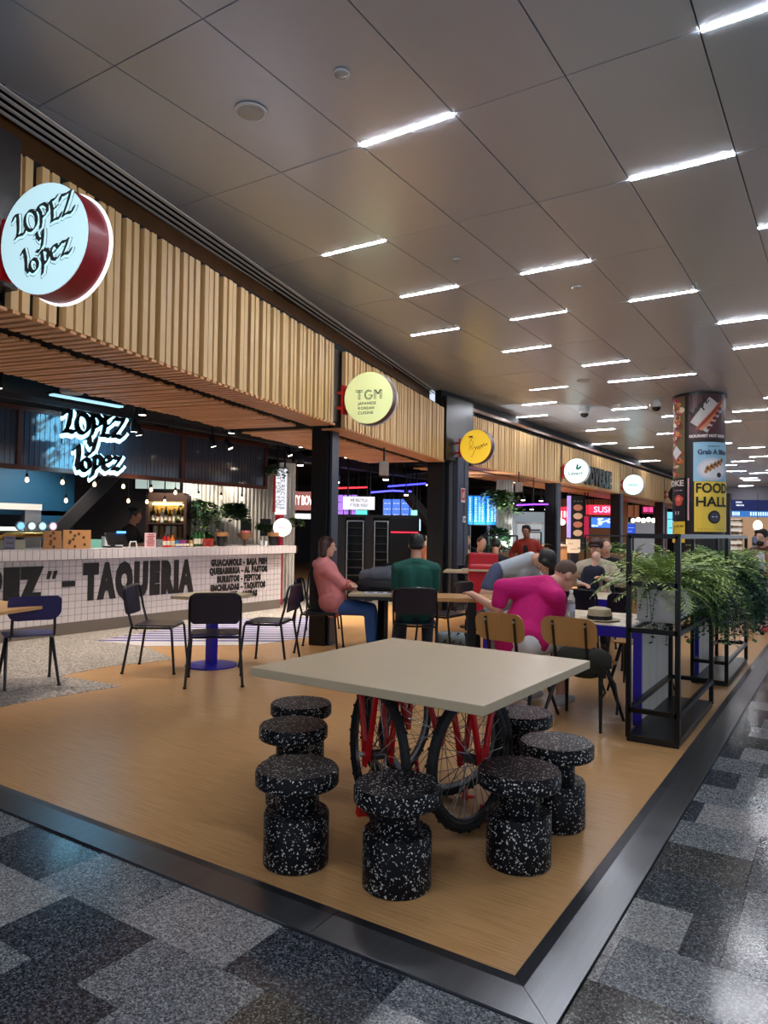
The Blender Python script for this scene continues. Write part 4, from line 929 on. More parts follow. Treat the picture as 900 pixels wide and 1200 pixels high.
# table of the pink hoodie and green polo sitters
MAN = PD(487, 700, 7.75); TB = PD(449, 700, 8.6)
wt = T('small_table', 'small pale-topped table with dark underside between the hoodie and polo sitters', 'table', (TB.x, TB.y, 0))
q = MB(); q.box((0, 0, .70), (.75, .72, .028), .5); B('tabletop', q, birch, wt, bevel=.003)
q = MB(); q.box((0, 0, .665), (.70, .67, .04), .5); B('under_tray', q, black, wt)
q = MB(); q.bx(-.045, .045, -.045, .045, .01, .655); B('post', q, blackm, wt); q = MB(); q.lathe([(.25, 0), (.25, .012), (.22, .016)], 32); B('foot_plate', q, blackm, wt, smooth=True)
g2 = 'dark chairs round the small table by the column'
tube_chair(-5.33, 6.88, math.radians(-62), 'dark chair under the person in the pink hoodie', g2)
tube_chair(MAN.x, MAN.y, math.radians(30), 'dark chair under the person in the green polo shirt', g2)
tube_chair(PD(519, 700, 8.6).x, PD(519, 700, 8.6).y, math.radians(88), 'dark glossy chair turned sideways right of the green polo sitter', g2)
tube_chair(-6.62, 8.42, math.radians(60), 'dark chair beyond the pink hoodie, alone near the striped floor', g2)
# long tables with slatted end panels and blue edges
def slat_table(x0, x1, y0, y1, lab, ztop=.735):
    t = T('slatted_end_table', lab, 'table', ((x0+x1)/2, (y0+y1)/2, 0)); q = MB(); n = 4; w = (y1-y0)/n
    for i in range(n): q = MB(); q.bx(x0, x1, y0+i*w+.003, y0+(i+1)*w-.003, ztop-.03, ztop); W('top_board', q, birch, t)
    q = MB(); q.bx(x0+.02, x1-.02, y0-.012, y0, ztop-.085, ztop-.002); q.bx(x0+.02, x1-.02, y0, y1, ztop-.085, ztop-.032); W('blue_edge', q, blue_p, t)
    for xe in (x1-.06, x0):
        for i in range(n-1 if xe == x0 else n): q = MB(); q.bx(xe, xe+.06, y0+i*w+.004, y0+(i+1)*w-.004, .03, ztop-.03); W('end_board', q, mat('end_board', (206, 200, 190), .5, noise=(8, .1, (1, 1, .1))), t)
        q = MB(); q.bx(xe-.001, xe+.061, y0-.03, y0, 0, ztop-.03); W('end_edge', q, blue_p, t)
    return t
slat_table(-2.62, -1.315, 5.66, 6.62, 'long pale table with white slatted end and blue edge, nearest the first plant rack')
slat_table(-3.0, -1.27, 7.85, 8.75, 'second long pale table with blue edge, beside the second plant rack')
g3 = 'plywood chairs along the long tables'
ply_chair(-2.22, 5.44, math.radians(-10), 'oak plywood chair under the person in the magenta shirt', g3)
ply_chair(-1.72, 5.52, math.radians(-6), 'oak plywood chair with a dark bag slung on it, behind the wheel table', g3)
ply_chair(-1.62, 6.92, math.radians(176), 'oak plywood chair across the first long table, behind the rack post', g3)
ply_chair(-3.0, 6.62, math.radians(178), 'oak plywood chair under the sleeper in grey across the table', g3)
g4 = 'dark chairs at the second long table'
tube_chair(-1.78, 7.52, math.radians(-4), 'dark chair with its broad back to the viewer, just behind the first long table', g4)
tube_chair(-2.45, 7.75, math.radians(4), 'dark chair in front of the capped person holding the baby', g4)
# bags and things on tables
t = T('rucksack', 'dark green rucksack hung on the back of the oak chair', 'bag', (-1.68, 5.50, .40)); olive = mat('olive_fabric', (38, 40, 30), .8, bump=.5)
q = MB(); q.ell((.0, -.10, .08), (.20, .09, .125), 18, 10); q.cap((-.12, -.10, .1), (.12, -.10, .1), .09, .09); B('body', q, olive, t, smooth=True)
q = MB(); q.tube([(.17, -.16, .06), (.26, -.20, -.04), (.28, -.2, -.16), (.27, -.19, -.26)], .009, 6); q.tube([(.14, -.2, .02), (.2, -.24, -.1), (.16, -.22, -.16)], .009, 6); B('strap', q, black, t, smooth=True)
t = T('straw_hat', 'cream straw hat with a black band on the first long table', 'hat', (-1.72, 5.94, .735)); straw = mat('straw', (206, 190, 160), .8, noise=(90, .25, (1, 1, 3)))
q = MB(); q.lathe([(.165, .012), (.155, .006), (.10, .012), (.098, .05), (.088, .095), (.05, .108), (.001, .10)], 28, cap=False); B('crown', q, straw, t, smooth=True)
q = MB(); q.lathe([(.101, .012), (.1005, .042)], 28, cap=False); B('band', q, black, t, smooth=True)
t = T('water_bottle', 'clear plastic water bottle standing by the straw hat', 'bottle', (-1.92, 5.82, .735)); pet = mat('pet_plastic', (226, 232, 240), .08, trans=.75)
q = MB(); q.lathe([(.03, 0), (.033, .01), (.033, .07), (.031, .08), (.033, .09), (.033, .16), (.03, .18), (.014, .215), (.013, .225)], 18); B('body', q, pet, t, smooth=True)
q = MB(); q.lathe([(.0335, .07), (.0335, .13)], 18, cap=False); B('label', q, mat('bottle_label', (196, 206, 226), .5), t, smooth=True); q = MB(); q.lathe([(.016, .222), (.016, .245)], 12); B('cap', q, mat('cap_white', (230, 232, 238), .4), t, smooth=True)
t = T('tray_and_box', 'pale food box lying on the table by the water bottle', 'food box', (-2.05, 5.95, .735)); q = MB(); q.box((0, 0, .03), (.2, .14, .06), .2); B('box', q, white_m, t, bevel=.005)
fabric_g = mat('grey_fabric', (92, 96, 106), .85, bump=.5); fabric_k = mat('black_fabric', (18, 18, 22), .85, bump=.4)
t = T('grey_bag', 'grey travel bag lying on the black coats on the small table', 'bag', (TB.x-.06, TB.y+.10, .80))
q = MB(); q.cap((-.20, -.10, .09), (.22, .12, .10), .085, .12, 14); q.cap((-.1, -.06, .1), (.1, .06, .13), .10, .10, 12); B('body', q, fabric_g, t, smooth=True); q = MB(); q.tube([(-.02, -.02, .2), (.06, .03, .25), (.16, .08, .25), (.22, .12, .2)], .014, 6); B('handle', q, fabric_k, t, smooth=True)
q = MB(); q.ell((TB.x-.06, TB.y+.08, .775), (.28, .22, .09), 16, 8); q.ell((TB.x-.2, TB.y-.02, .77), (.16, .14, .11), 12, 8); one('coat_heap', q, fabric_k, 'heap of black coats under the grey bag on the small table', 'coat', smooth=True)
t = T('newspaper', 'folded newspaper lying on the small table beside the black coats', 'newspaper', (TB.x+.10, TB.y-.22, .714)); q = MB(); q.box((0, 0, .006), (.36, .22, .012), .5); B('pages', q, mat('newsprint', (206, 206, 212), .7), t)
q = MB()
for k in range(3): q.box((-.1+.1*k, -.05+.055*k, .0125), (.07, .10, .002), .5)
B('print', q, mat('news_blue', (60, 66, 130), .7), t)
t = T('holdall', 'grey and black backpack lying on the floor behind the wheel table', 'bag', at(536, 757)); q = MB(); q.cap((-.18, -.05, .09), (.17, .10, .085), .09, .085, 12); B('body', q, mat('silver_fabric', (120, 134, 140), .6, bump=.4), t, smooth=True)
q = MB(); 
for k in (-.08, .02, .1): q.tube([(k-.05, k*.5-.09, .03), (k, k*.5-.03, .165), (k+.06, k*.5+.07, .12), (k+.08, k*.5+.1, .03)], .012, 6)
B('strap', q, black, t, smooth=True)
# ================================================================ PLANT RACKS
tube_m = mat('rack_black', (10, 10, 12), .3, spec=.35)
def rack(x0, x1, y0, y1, h, lab, tall_end=False):
    t = T('plant_rack', lab, 'plant rack', ((x0+x1)/2, (y0+y1)/2, 0)); r = .0165
    q = MB(); q.bx(x0-.01, x1+.01, y0-.01, y1+.01, .0, .05); W('base_tray', q, black, t, bevel=.004)
    posts = [(x0, y0, h), (x1, y0, h), (x0, y1, h if tall_end else .80), (x1, y1, h if tall_end else .80), (x0, y0+.02, .78)]
    for x, y, z in posts[:4]: q = MB(); q.bar((x, y, .03), (x, y, z), r*2); W('post', q, tube_m, t)
    def rail(a, b): q = MB(); q.bar(a, b, r*2); W('rail', q, tube_m, t)
    for z in (.22, .775): rail((x0, y0, z), (x1, y0, z)); rail((x0, y0, z), (x0, y1, z)); rail((x1, y0, z), (x1, y1, z)); rail((x0, y1, z), (x1, y1, z))
    rail((x0, y0, h), (x1, y0, h)); rail((x0, y0, 1.10), (x1, y0, 1.10))
    if tall_end: rail((x0, y0, h), (x0, y1, h)); rail((x1, y0, h), (x1, y1, h)); rail((x0, y1, h), (x1, y1, h)); rail((x0, y1, 1.10), (x1, y1, 1.10))
    else: rail((x0, y0, h), (x0, y1+.95, h)); rail((x1, y0, h), (x1, y1+.95, h))
    return t
rack(-1.30, -.975, 5.2, 6.62, 1.435, 'nearer black tube plant rack beside the first long table')
rack(-1.29, -.985, 7.60, 9.15, 1.43, 'further black tube plant rack beside the second long table', True)
plw = mat('planter_white', (198, 196, 192), .6)
def planter(x0, x1, y0, y1, z0, z1, lab):
    t = T('planter_box', lab, 'planter', ((x0+x1)/2, (y0+y1)/2, z0)); q = MB(); w = .02
    q.bx(x0, x1, y0, y0+w, z0, z1); q.bx(x0, x1, y1-w, y1, z0, z1); q.bx(x0, x0+w, y0, y1, z0, z1); q.bx(x1-w, x1, y0, y1, z0, z1); q.bx(x0, x1, y0, y1, z0, z0+w); W('box', q, plw, t)
    q = MB(); q.bx(x0+w, x1-w, y0+w, y1-w, z1-.05, z1-.03); W('soil', q, mat('soil', (40, 30, 24), .9), t, kind='stuff'); return t
planter(-1.27, -1.00, 5.30, 6.55, .83, 1.06, 'white planter box held in the nearer rack under the pale fern')
planter(-1.26, -1.01, 7.70, 9.05, .83, 1.06, 'white planter box held in the further rack under the dark ivy')
# foliage
def leafset(mb, p, d, up, n, L, W_, r, droop):
    """feathery frond: drooping spine with leaflets either side"""
    d = Vector(d).normalized(); side = d.cross(Vector((0, 0, 1))).normalized(); pts = []; x = Vector(p); v = d*1
    for i in range(n+1): pts.append(x.copy()); x += v*(L/n); v = (v+Vector((0, 0, -droop/n))).normalized()
    for i in range(1, n+1):
        a = pts[i]; t = (pts[i]-pts[i-1]).normalized(); w = W_*math.sin(PI*(.15+.85*(1-i/n)))*(.75+.5*r.random())
        for s in (-1, 1):
            tip = a+side*s*w+t*w*.55+Vector((0, 0, -w*.25)); m = (a+tip)/2; o = t*w*.20
            mb.add([a, m+o, tip, m-o], [(0, 1, 2, 3)])
    mb.bar(pts[0], pts[n//2], .004); mb.bar(pts[n//2], pts[n], .003)
def fern(label, c, sx, sy, n, L, mats_, z, seed, rise=(.2, 1.0), droop=1.5, W_=.05, nm='fern'):
    r = random.Random(seed); t = T(nm, label, 'plant', (c[0], c[1], z))
    for gi, m in enumerate(mats_):
        q = MB()
        for i in range(n//len(mats_)):
            a = r.uniform(0, 2*PI); p = (c[0]+r.uniform(-sx, sx), c[1]+r.uniform(-sy, sy), z+r.uniform(-.02, .04)); leafset(q, p, (math.cos(a), math.sin(a), r.uniform(*rise)), 1, 11, L*r.uniform(.6, 1.1), W_, r, r.uniform(.7, 1.3)*droop)
        W('foliage', q, m, t, kind='stuff')
    return t
gr1 = mat('leaf_lime', (176, 200, 110), .5, noise=(30, .35, (1, 1, 1))); gr2 = mat('leaf_green', (92, 132, 62), .5, noise=(30, .4, (1, 1, 1))); gr3 = mat('leaf_deep', (44, 84, 52), .45, noise=(30, .4, (1, 1, 1))); gr4 = mat('leaf_dusky', (70, 62, 74), .5, noise=(30, .4, (1, 1, 1))); gr5 = mat('leaf_bluegreen', (52, 96, 84), .45)
fern('pale lime feathery fern spilling over the nearer rack planter', (-1.13, 5.95), .10, .55, 420, .46, (gr1, gr1, gr1, gr2), 1.06, 1, (.35, 1.9), 1.6, .06)
fern('lime feathery fern in the further rack planter', (-1.12, 8.3), .10, .6, 330, .5, (gr1, gr2, gr2), 1.06, 2, (.35, 1.7), 1.5, .06)
def ivy(label, c, sx, sy, n, L, mats_, z, seed, leaf=.035, nm='ivy', out=(1, 0)):
    """trailing plant: hanging stems with paired broad leaves"""
    r = random.Random(seed); t = T(nm, label, 'plant', (c[0], c[1], z))
    for gi, m in enumerate(mats_):
        q = MB()
        for i in range(n//len(mats_)):
            x = Vector((c[0]+r.uniform(-sx, sx), c[1]+r.uniform(-sy, sy), z)); a = r.uniform(0, 2*PI); v = Vector((math.cos(a)+out[0]*.4, math.sin(a)+out[1]*.4, r.uniform(.2, .9))).normalized(); N = 14; ln = L*r.uniform(.5, 1.1)
            for k in range(N):
                y = x+v*(ln/N); q.bar(x, y, .003); x = y; v = (v+Vector((0, 0, -.32))).normalized()
                for s in (-1, 1):
                    b = r.uniform(0, 2*PI); dd = Vector((math.cos(b), math.sin(b), r.uniform(-.7, .3))).normalized(); sd = dd.cross(Vector((0, 0, 1))).normalized(); l = leaf*r.uniform(.7, 1.3)
                    q.add([x, x+dd*l*.5+sd*l*.38, x+dd*l, x+dd*l*.5-sd*l*.38], [(0, 1, 2, 3)])
        W('foliage', q, m, t, kind='stuff')
    return t
ivy('green ivy trailing over the side of the nearer rack planter', (-1.08, 6.2), .08, .40, 110, .6, (gr3, gr2), 1.06, 5, .045, out=(.2, -.2))
ivy('dark blue-green ivy hanging from the further rack planter', (-1.08, 8.2), .10, .6, 220, .85, (gr3, gr5), 1.10, 6, .06)
ivy('dusky purple-leaved trailing plant between the two racks', (-1.08, 7.0), .06, .45, 110, .7, (gr4, gr3, gr2), 1.06, 8, .05)
ivy('small trailing ivy on the near face of the white planter', (-1.14, 5.32), .10, .02, 9, .38, (gr3,), 1.06, 9, .03, out=(0, -.6))
# ================================================================ PEOPLE
def ik(a, b, l1, l2, pole):
    a, b, pole = Vector(a), Vector(b), Vector(pole); d = b-a; L = min(d.length, (l1+l2)*.999); u = d.normalized()
    k = (l1*l1-l2*l2+L*L)/(2*L); h = math.sqrt(max(0, l1*l1-k*k)); p = (pole-u*pole.dot(u)).normalized()
    return a+u*k+p*h, a+u*L
def shell(name, mb, m, parent, vox, it=3):
    o = W(name, mb, m, parent, smooth=True); r = o.modifiers.new('skin', 'REMESH'); r.mode = 'VOXEL'; r.voxel_size = vox; r.use_smooth_shade = True
    s = o.modifiers.new('ease', 'SMOOTH'); s.iterations = it; s.factor = .5; return o
def limb(q, *chain): 
    for (p, r1), (p2, r2) in zip(chain, chain[1:]): q.cap(p, p2, r1, r2)
def person(label, J, skin=0, top=None, sleeve='short', legs=None, shoes=None, hair=None, style='short', vox=.012, detail=True, s=1.0, extra=None, open_top=None, short_legs=False, group=None, bulk=0):
    """J: world joints pel, neck, head, look, and L/R pairs sh el wr hip kn an toe; parts: body, top, trousers, shoe, hair, eye, lips"""
    V = {k: ([Vector(i) for i in v] if isinstance(v, list) else Vector(v)) for k, v in J.items()}
    pel, neck, head, look = V['pel'], V['neck'], V['head'], V['look'].normalized()
    t = T('person', label, 'person', (pel.x, pel.y, 0), 0, group); sk = SKIN[skin]
    up = (head-neck).normalized(); up = (up*.6+V.get('up', Vector((0, 0, 1)))*.4).normalized(); rt_ = look.cross(up).normalized(); up = rt_.cross(look); HM = Matrix((rt_, look, up)).transposed()
    hp = lambda x, y, z: head+HM @ (Vector((x, y, z))*s)
    ax = (V['sh'][1]-V['sh'][0]).normalized(); mid = pel.lerp(neck, .45)
    def torso(q, g):
        for k in (-1, 1):
            q.cap(pel+ax*.065*k*s, mid+ax*.055*k*s, .115*s+g, .105*s+g); q.cap(mid+ax*.055*k*s, pel.lerp(neck, .80)+ax*.075*k*s, .105*s+g, .105*s+g)
        for k in (0, 1): q.cap(pel.lerp(neck, .86), V['sh'][k], .085*s+g, .062*s+g); q.cap(neck, V['sh'][k], .062*s+g, .058*s+g)
    b = MB(); torso(b, -.004)
    limb(b, (pel.lerp(neck, .85), .07*s), (neck, .062*s), (hp(0, -.02, -.05), .054*s))
    b.ell(head+HM @ Vector((0, -.008*s, .025*s)), (.076*s, .094*s, .098*s), 16, 10, HM); b.ell(hp(0, .018, -.045), (.058*s, .070*s, .072*s), 14, 8, HM); b.ell(hp(0, .055, -.085), (.030*s, .026*s, .026*s), 10, 6, HM)
    if detail:
        b.cap(hp(0, .088, .015), hp(0, .106, -.022), .010*s, .015*s, 8); b.ell(hp(0, .078, .036), (.05*s, .018*s, .014*s), 10, 6, HM)
        for k in (-1, 1): b.ell(hp(.077*k, -.01, -.005), (.012*s, .022*s, .032*s), 8, 6, HM)
    for k in (0, 1):
        sh, el, wr = V['sh'][k], V['el'][k], V['wr'][k]; limb(b, (sh, .055*s), (el, .041*s), (wr, .029*s))
        d = (V['hand'][k] if 'hand' in V else (wr-el)).normalized(); sd = d.cross(Vector((0, 0, 1))); sd = (sd if sd.length > .1 else d.cross(Vector((0, 1, 0)))).normalized(); nn = sd.cross(d); fr = max(.0085*s, vox*.85); sgn = -1 if k == 0 else 1
        b.cap(wr, wr+d*.05*s, .026*s, .028*s)
        for i in (-1, 0, 1): b.cap(wr+d*.02*s+sd*.02*i*s, wr+d*.085*s+sd*.026*i*s, .017*s, .013*s, 8)
        for i, ln in zip((-1.5, -.5, .5, 1.5), (.062, .075, .078, .068) if sgn > 0 else (.068, .078, .075, .062)):
            o = wr+d*.09*s+sd*.0205*i*s; m1 = o+(d*.8-nn*.25+sd*.06*i)*ln*.55*s; b.cap(o, m1, fr, fr*.95, 8); b.cap(m1, m1+(d*.55-nn*.75)*ln*.5*s, fr*.95, fr*.85, 8)
        o = wr+d*.035*s-sd*.03*s*sgn; m1 = o+(d*.7-sd*.7*sgn-nn*.3)*.036*s; b.cap(o, m1, fr*1.15, fr, 8); b.cap(m1, m1+(d*.9-sd*.1*sgn-nn*.4)*.032*s, fr, fr*.9, 8)
        hi, kn, an = V['hip'][k], V['kn'][k], V['an'][k]; limb(b, (hi, .088*s), (kn, .056*s), (kn.lerp(an, .35), .056*s), (an, .038*s))
    shell('body', b, sk, t, vox)
    for k in (0, 1):
        if shoes:
            an, toe = V['an'][k], V['toe'][k].normalized(); b = MB(); b.cap(an-toe*.045*s+Vector((0, 0, -.035*s)), an+toe*.05*s+Vector((0, 0, -.03*s)), .043*s, .045*s); b.cap(an+toe*.05*s+Vector((0, 0, -.035*s)), an+toe*.16*s+Vector((0, 0, -.045*s)), .045*s, .034*s); b.cap(an, an+Vector((0, 0, -.03*s)), .045*s, .045*s)
            b.v = [(x, y, max(z, an.z-.078*s)) for x, y, z in b.v]; shell('shoe', b, shoes, t, max(vox, .012))
    if legs:
        b = MB(); b.cap(pel-ax*.07*s, pel+ax*.07*s, .122*s, .122*s)
        for k in (0, 1):
            hi, kn, an = V['hip'][k], V['kn'][k], V['an'][k]; limb(b, (pel, .12*s), (hi, .106*s), (kn, .074*s))
            if not short_legs: limb(b, (kn, .074*s), (kn.lerp(an, .4), .070*s), (an+(kn-an).normalized()*.02*s, .056*s))
        shell('trousers', b, legs, t, vox*1.15)
    if top:
        b = MB(); torso(b, .014*s+bulk); w_ = (neck-pel).normalized()*.05; b.cap(pel-ax*.075*s+w_, pel+ax*.075*s+w_, .145*s+bulk, .145*s+bulk)
        limb(b, (pel.lerp(neck, .84), .085*s), (neck-(neck-pel)*.01, .070*s))
        for k in (0, 1):
            sh, el, wr = V['sh'][k], V['el'][k], V['wr'][k]
            if sleeve == 'short': limb(b, (sh, .070*s), (sh.lerp(el, .68), .062*s))
            elif sleeve == 'long': limb(b, (sh, .070*s+bulk*.6), (el, .058*s+bulk*.6), (wr-(wr-el)*.06, .042*s+bulk*.4))
        tp = shell('top', b, top, t, vox*1.15, 4)
        if sleeve == 'short' and extra == 'collar':
            c = MB(); c.tube([neck+(ax*math.cos(a)+look.cross(ax).cross(ax)*0+ax.cross(Vector((0, 0, 1))).normalized()*math.sin(a))*.066*s+Vector((0, 0, .02)) for a in [2*PI*i/16 for i in range(16)]], .014, 6, True); W('collar', c, top, tp, smooth=True)
    if hair:
        b = MB()
        if style == 'stubble': b.ell(hp(0, -.014, .034), (.0785*s, .092*s, .0935*s), 16, 10, HM)
        else: b.ell(hp(0, -.020, .036), (.087*s, .098*s, .102*s), 16, 10, HM); b.cap(hp(-.045, .045, .098), hp(.045, .045, .098), .03*s, .03*s)
        if style in ('bob', 'long'):
            for a in (-1, -.5, 0, .5, 1): b.cap(hp(.075*a, -.06+.02*abs(a), .04), hp(.095*a, -.065+.04*abs(a), -.085 if style == 'bob' else -.2), .050*s, .046*s)
        if style == 'bun': b.ell(hp(0, -.09, .085), (.05*s, .05*s, .05*s))
        if style == 'short': b.cap(hp(-.04, -.075, -.01), hp(.04, -.075, -.01), .036*s, .036*s)
        shell('hair', b, hair, t, max(vox, .011), 2)
    if detail:
        for k in (-1, 1):
            b = MB(); b.ell(hp(.031*k, .083, .010), (.0135*s, .009*s, .009*s), 10, 6, HM); e = W('eye', b, eye_w, t, smooth=True); b = MB(); b.ell(hp(.031*k, .0905, .010), (.0055*s, .003*s, .0058*s), 8, 6, HM); W('iris', b, eye_d, e, smooth=True)
        b = MB(); b.ell(hp(0, .083, -.055), (.022*s, .008*s, .006*s), 10, 6, HM); W('lips', b, lip, t, smooth=True)
    return t
def body(x, y, rz, seat=None, lean=0, side=0, s=1.0, hands=((-.16, .34, .62), (.16, .34, .62)), feet=((-.11, .40), (.11, .40)), look=(0, 1, -.05), legH=.86, epole=((-.6, -.6, -.7), (.6, -.6, -.7)), nod=.03):
    """joints of a sitting (seat height) or standing figure that looks along local +Y"""
    Rz = Matrix.Rotation(rz, 3, 'Z'); o = Vector((x, y, 0)); g = lambda p: o+Rz @ Vector(p)
    pz = (seat+.10*s) if seat else legH*s+.02; P = Vector((0, 0, pz)); N = P+Vector((math.sin(side), math.sin(lean), math.cos(lean)*math.cos(side)))*.50*s; Hd = N+Vector((side*.1, .035*s+math.sin(lean)*.08+nod, .185*s))
    J = dict(pel=g(P), neck=g(N), head=g(Hd), look=Rz @ Vector(look)); ch = P.lerp(N, .90)
    J['sh'] = [g(ch+Vector((k*.185*s, 0, -.005*s))) for k in (-1, 1)]; J['el'] = []; J['wr'] = []
    for k in (0, 1): e, w = ik(J['sh'][k], g(hands[k]), .285*s, .25*s, Rz @ Vector(epole[k])); J['el'].append(e); J['wr'].append(w)
    J['hip'] = [g(P+Vector((k*.088*s, 0, -.01))) for k in (-1, 1)]; J['kn'] = []; J['an'] = []
    for k in (0, 1): e, w = ik(J['hip'][k], g((feet[k][0], feet[k][1], .08*s)), .43*s, .41*s, Rz @ Vector((.12*(k*2-1), 1, .5))); J['kn'].append(e); J['an'].append(w)
    J['toe'] = [Rz @ Vector(((-.2, .2)[k], 1, 0)) for k in (0, 1)]; return J
cl = lambda n, c, b=.3: mat('cloth_'+n, c, .85, bump=b)
hb = mat('hair_brown', (62, 36, 28), .6, bump=.4); hk = mat('hair_black', (20, 17, 18), .55, bump=.3); hs = mat('hair_stubble', (96, 76, 66), .8); hbl = mat('hair_blond', (176, 140, 90), .6)
jeans = cl('jeans', (58, 98, 164)); pinkh = cl('pink_hoodie', (206, 124, 124)); green = cl('green_polo', (20, 84, 74)); mag = cl('magenta', (206, 14, 116)); navyt = cl('navy', (28, 32, 52)); blackc = cl('black', (22, 21, 24)); greyw = cl('pale_grey', (176, 186, 194)); beige = cl('beige', (196, 184, 162)); redc = cl('rust_jacket', (150, 46, 34)); brownc = cl('brown_jacket', (88, 52, 46)); tan = cl('tan_jacket', (150, 112, 84)); whitec = cl('white', (214, 214, 218)); lblue = cl('light_blue', (150, 164, 200)); redsh = mat('red_shoe', (176, 30, 36), .5); darksh = mat('dark_shoe', (30, 28, 32), .5)
J = body(-5.20, 6.96, math.radians(-60), .445, lean=-.27, s=1.03, hands=((.10, .20, .80), (-.12, .22, .76)), feet=((-.10, .52), (.10, .46)), look=(.05, 1, -.08), epole=((-.9, -.1, -.6), (.9, -.1, -.6)))
p1 = person('person in a pink hoodie and blue jeans sitting side-on with arms folded', J, 0, pinkh, 'long', jeans, redsh, hb, 'bob', .010, bulk=.026)
b = MB(); n = Vector(J['neck']); lk = Vector(J['look']).normalized(); ax = Vector(J['sh'][1])-Vector(J['sh'][0]); ax.normalize(); b.cap(n-lk*.07-ax*.06-Vector((0, 0, .02)), n-lk*.07+ax*.06-Vector((0, 0, .02)), .062, .062); shell('hood', b, pinkh, p1, .012)
J = body(MAN.x, MAN.y, math.radians(31), .46, lean=.06, hands=((-.20, .36, .72), (.18, .32, .62)), feet=((-.16, .44), (.14, .38)), look=(.0, 1, -.02), epole=((-.15, -.4, -1), (.15, -.4, -1)), s=1.06)
person('person in a dark green polo shirt seen from behind, short dark hair', J, 1, green, 'short', cl('dark_jeans', (36, 44, 62)), mat('burgundy_shoe', (110, 26, 36), .5), hk, 'short', .010, extra='collar')
# the magenta sitter slumps over the table, head turned right
rz = math.radians(-10); Rz = Matrix.Rotation(rz, 3, 'Z'); g = lambda x, y, z: Vector((-2.22, 5.44, 0))+Rz @ Vector((x, y, z))
J = dict(pel=g(0, .0, .575), neck=g(.05, .34, 1.02), head=g(.15, .48, 1.09), look=Rz @ Vector((.55, .75, -.45)), sh=[PD(589, 689, 5.85), PD(652, 700, 5.75)], el=[PD(583, 714, 5.85), PD(656, 722, 5.85)], wr=[PD(556, 698, 6.2), PD(634, 721, 6.05)],
         hip=[g(-.09, 0, .565), g(.09, 0, .565)], kn=[g(-.13, .42, .55), g(.13, .42, .55)], an=[g(-.14, .40, .10), g(.15, .42, .10)], toe=[Rz @ Vector((0, 1, 0))]*2)
p3 = person('person in a magenta T-shirt slumped over the table, shaved head, seen from behind', J, 0, mag, 'short', whitec, mat('white_shoe', (200, 200, 204), .5), hs, 'stubble', .010, short_legs=True, s=1.06)
b = MB(); w = Vector(J['wr'][1]); e = Vector(J['el'][1]); d = (w-e).normalized(); x = d.cross(Vector((0, 0, 1))).normalized(); y = d.cross(x); b.tube([w-d*.02+(x*math.cos(a)+y*math.sin(a))*.034 for a in [2*PI*i/14 for i in range(14)]], .008, 6, True); W('wristwatch', b, black, p3, smooth=True)
# sleeper across the table
def at3(*a): return PD(*a)
J = dict(pel=PD(586, 700, 7.55)*Vector((1, 1, 0))+Vector((0, 0, .57)), neck=PD(622, 655, 7.15), head=PD(638, 657, 6.98), look=Vector((-.25, -.45, -1)), up=Vector((.6, -.8, .3)), sh=[PD(622, 668, 7.35), PD(583, 668, 7.05)], el=[PD(648, 697, 7.3), PD(566, 697, 6.95)], wr=[PD(640, 694, 6.9), PD(600, 695, 6.75)])
pe = J['pel']; J.update(hip=[pe+Vector((.09, 0, -.01)), pe+Vector((-.09, 0, -.01))], kn=[pe+Vector((.12, -.42, -.03)), pe+Vector((-.12, -.42, -.03))], an=[pe+Vector((.12, -.40, -.47)), pe+Vector((-.12, -.40, -.47))], toe=[Vector((0, -1, 0))]*2)
p4 = person('person with black hair asleep on the table across from the magenta shirt, pale grey top', J, 0, greyw, 'short', navyt, darksh, hk, 'short', .013)
b = MB(); limb(b, (Vector(J['sh'][1]), .078), (Vector(J['sh'][1]).lerp(Vector(J['el'][1]), .7), .068)); shell('dark_sleeve', b, cl('slate_blue', (74, 84, 112)), p4, .013)
# server behind the bar
sv = PD(151, 640, 11.75); J = body(sv.x, sv.y, math.radians(-62), None, lean=.06, s=1.0, hands=((-.1, .34, 1.1), (.12, .36, 1.12)), feet=((-.1, 0), (.1, .0)), look=(.0, 1, -.1))
for k in ('pel', 'neck', 'head'): J[k].z += .06
for k in ('sh', 'el', 'wr', 'hip', 'kn', 'an'):
    for q_ in J[k]: q_.z += .06
q = MB(); q.box((sv.x, sv.y, .035), (.9, .9, .07)); one('duckboard', q, dgrey, 'low dark duckboard on which the server stands behind the bar', 'platform')
person('server in black standing side-on behind the bar, hair tied up', J, 2, blackc, 'short', blackc, darksh, hk, 'bun', .014)
# capped parent with a baby, and the neighbours
mo = PD(698, 700, 9.35); J = body(mo.x, mo.y, math.radians(196), .47, lean=-.02, hands=((-.12, .26, .88), (.18, .24, .80)), look=(.12, 1, -.35), epole=((-.9, -.2, -.5), (.9, -.2, -.5)))
pm = person('person in a beige jacket and dark cap holding a baby against the chest', J, 0, beige, 'long', navyt, darksh, hb, 'short', .013)
hd = Vector(J['head']); b = MB(); b.ell(hd+Vector((0, 0, .05)), (.10, .105, .075)); lk = Vector(J['look']).normalized(); b.ell(hd+lk*.09+Vector((0, 0, .055)), (.07, .07, .012)); shell('cap', b, cl('cap', (52, 30, 34)), pm, .012)
fw_ = Vector((lk.x, lk.y, 0)).normalized(); nb = Vector(J['neck'])+fw_*.20
bs_ = .62; sd = Vector((-fw_.y, fw_.x, 0))
J2 = dict(pel=nb+Vector((0, 0, -.34))+sd*-.08, neck=nb+Vector((0, 0, -.06))+sd*.0-fw_*.01, head=nb+Vector((0, 0, .07))+sd*.03, look=-fw_+sd*.9+Vector((0, 0, .1)))
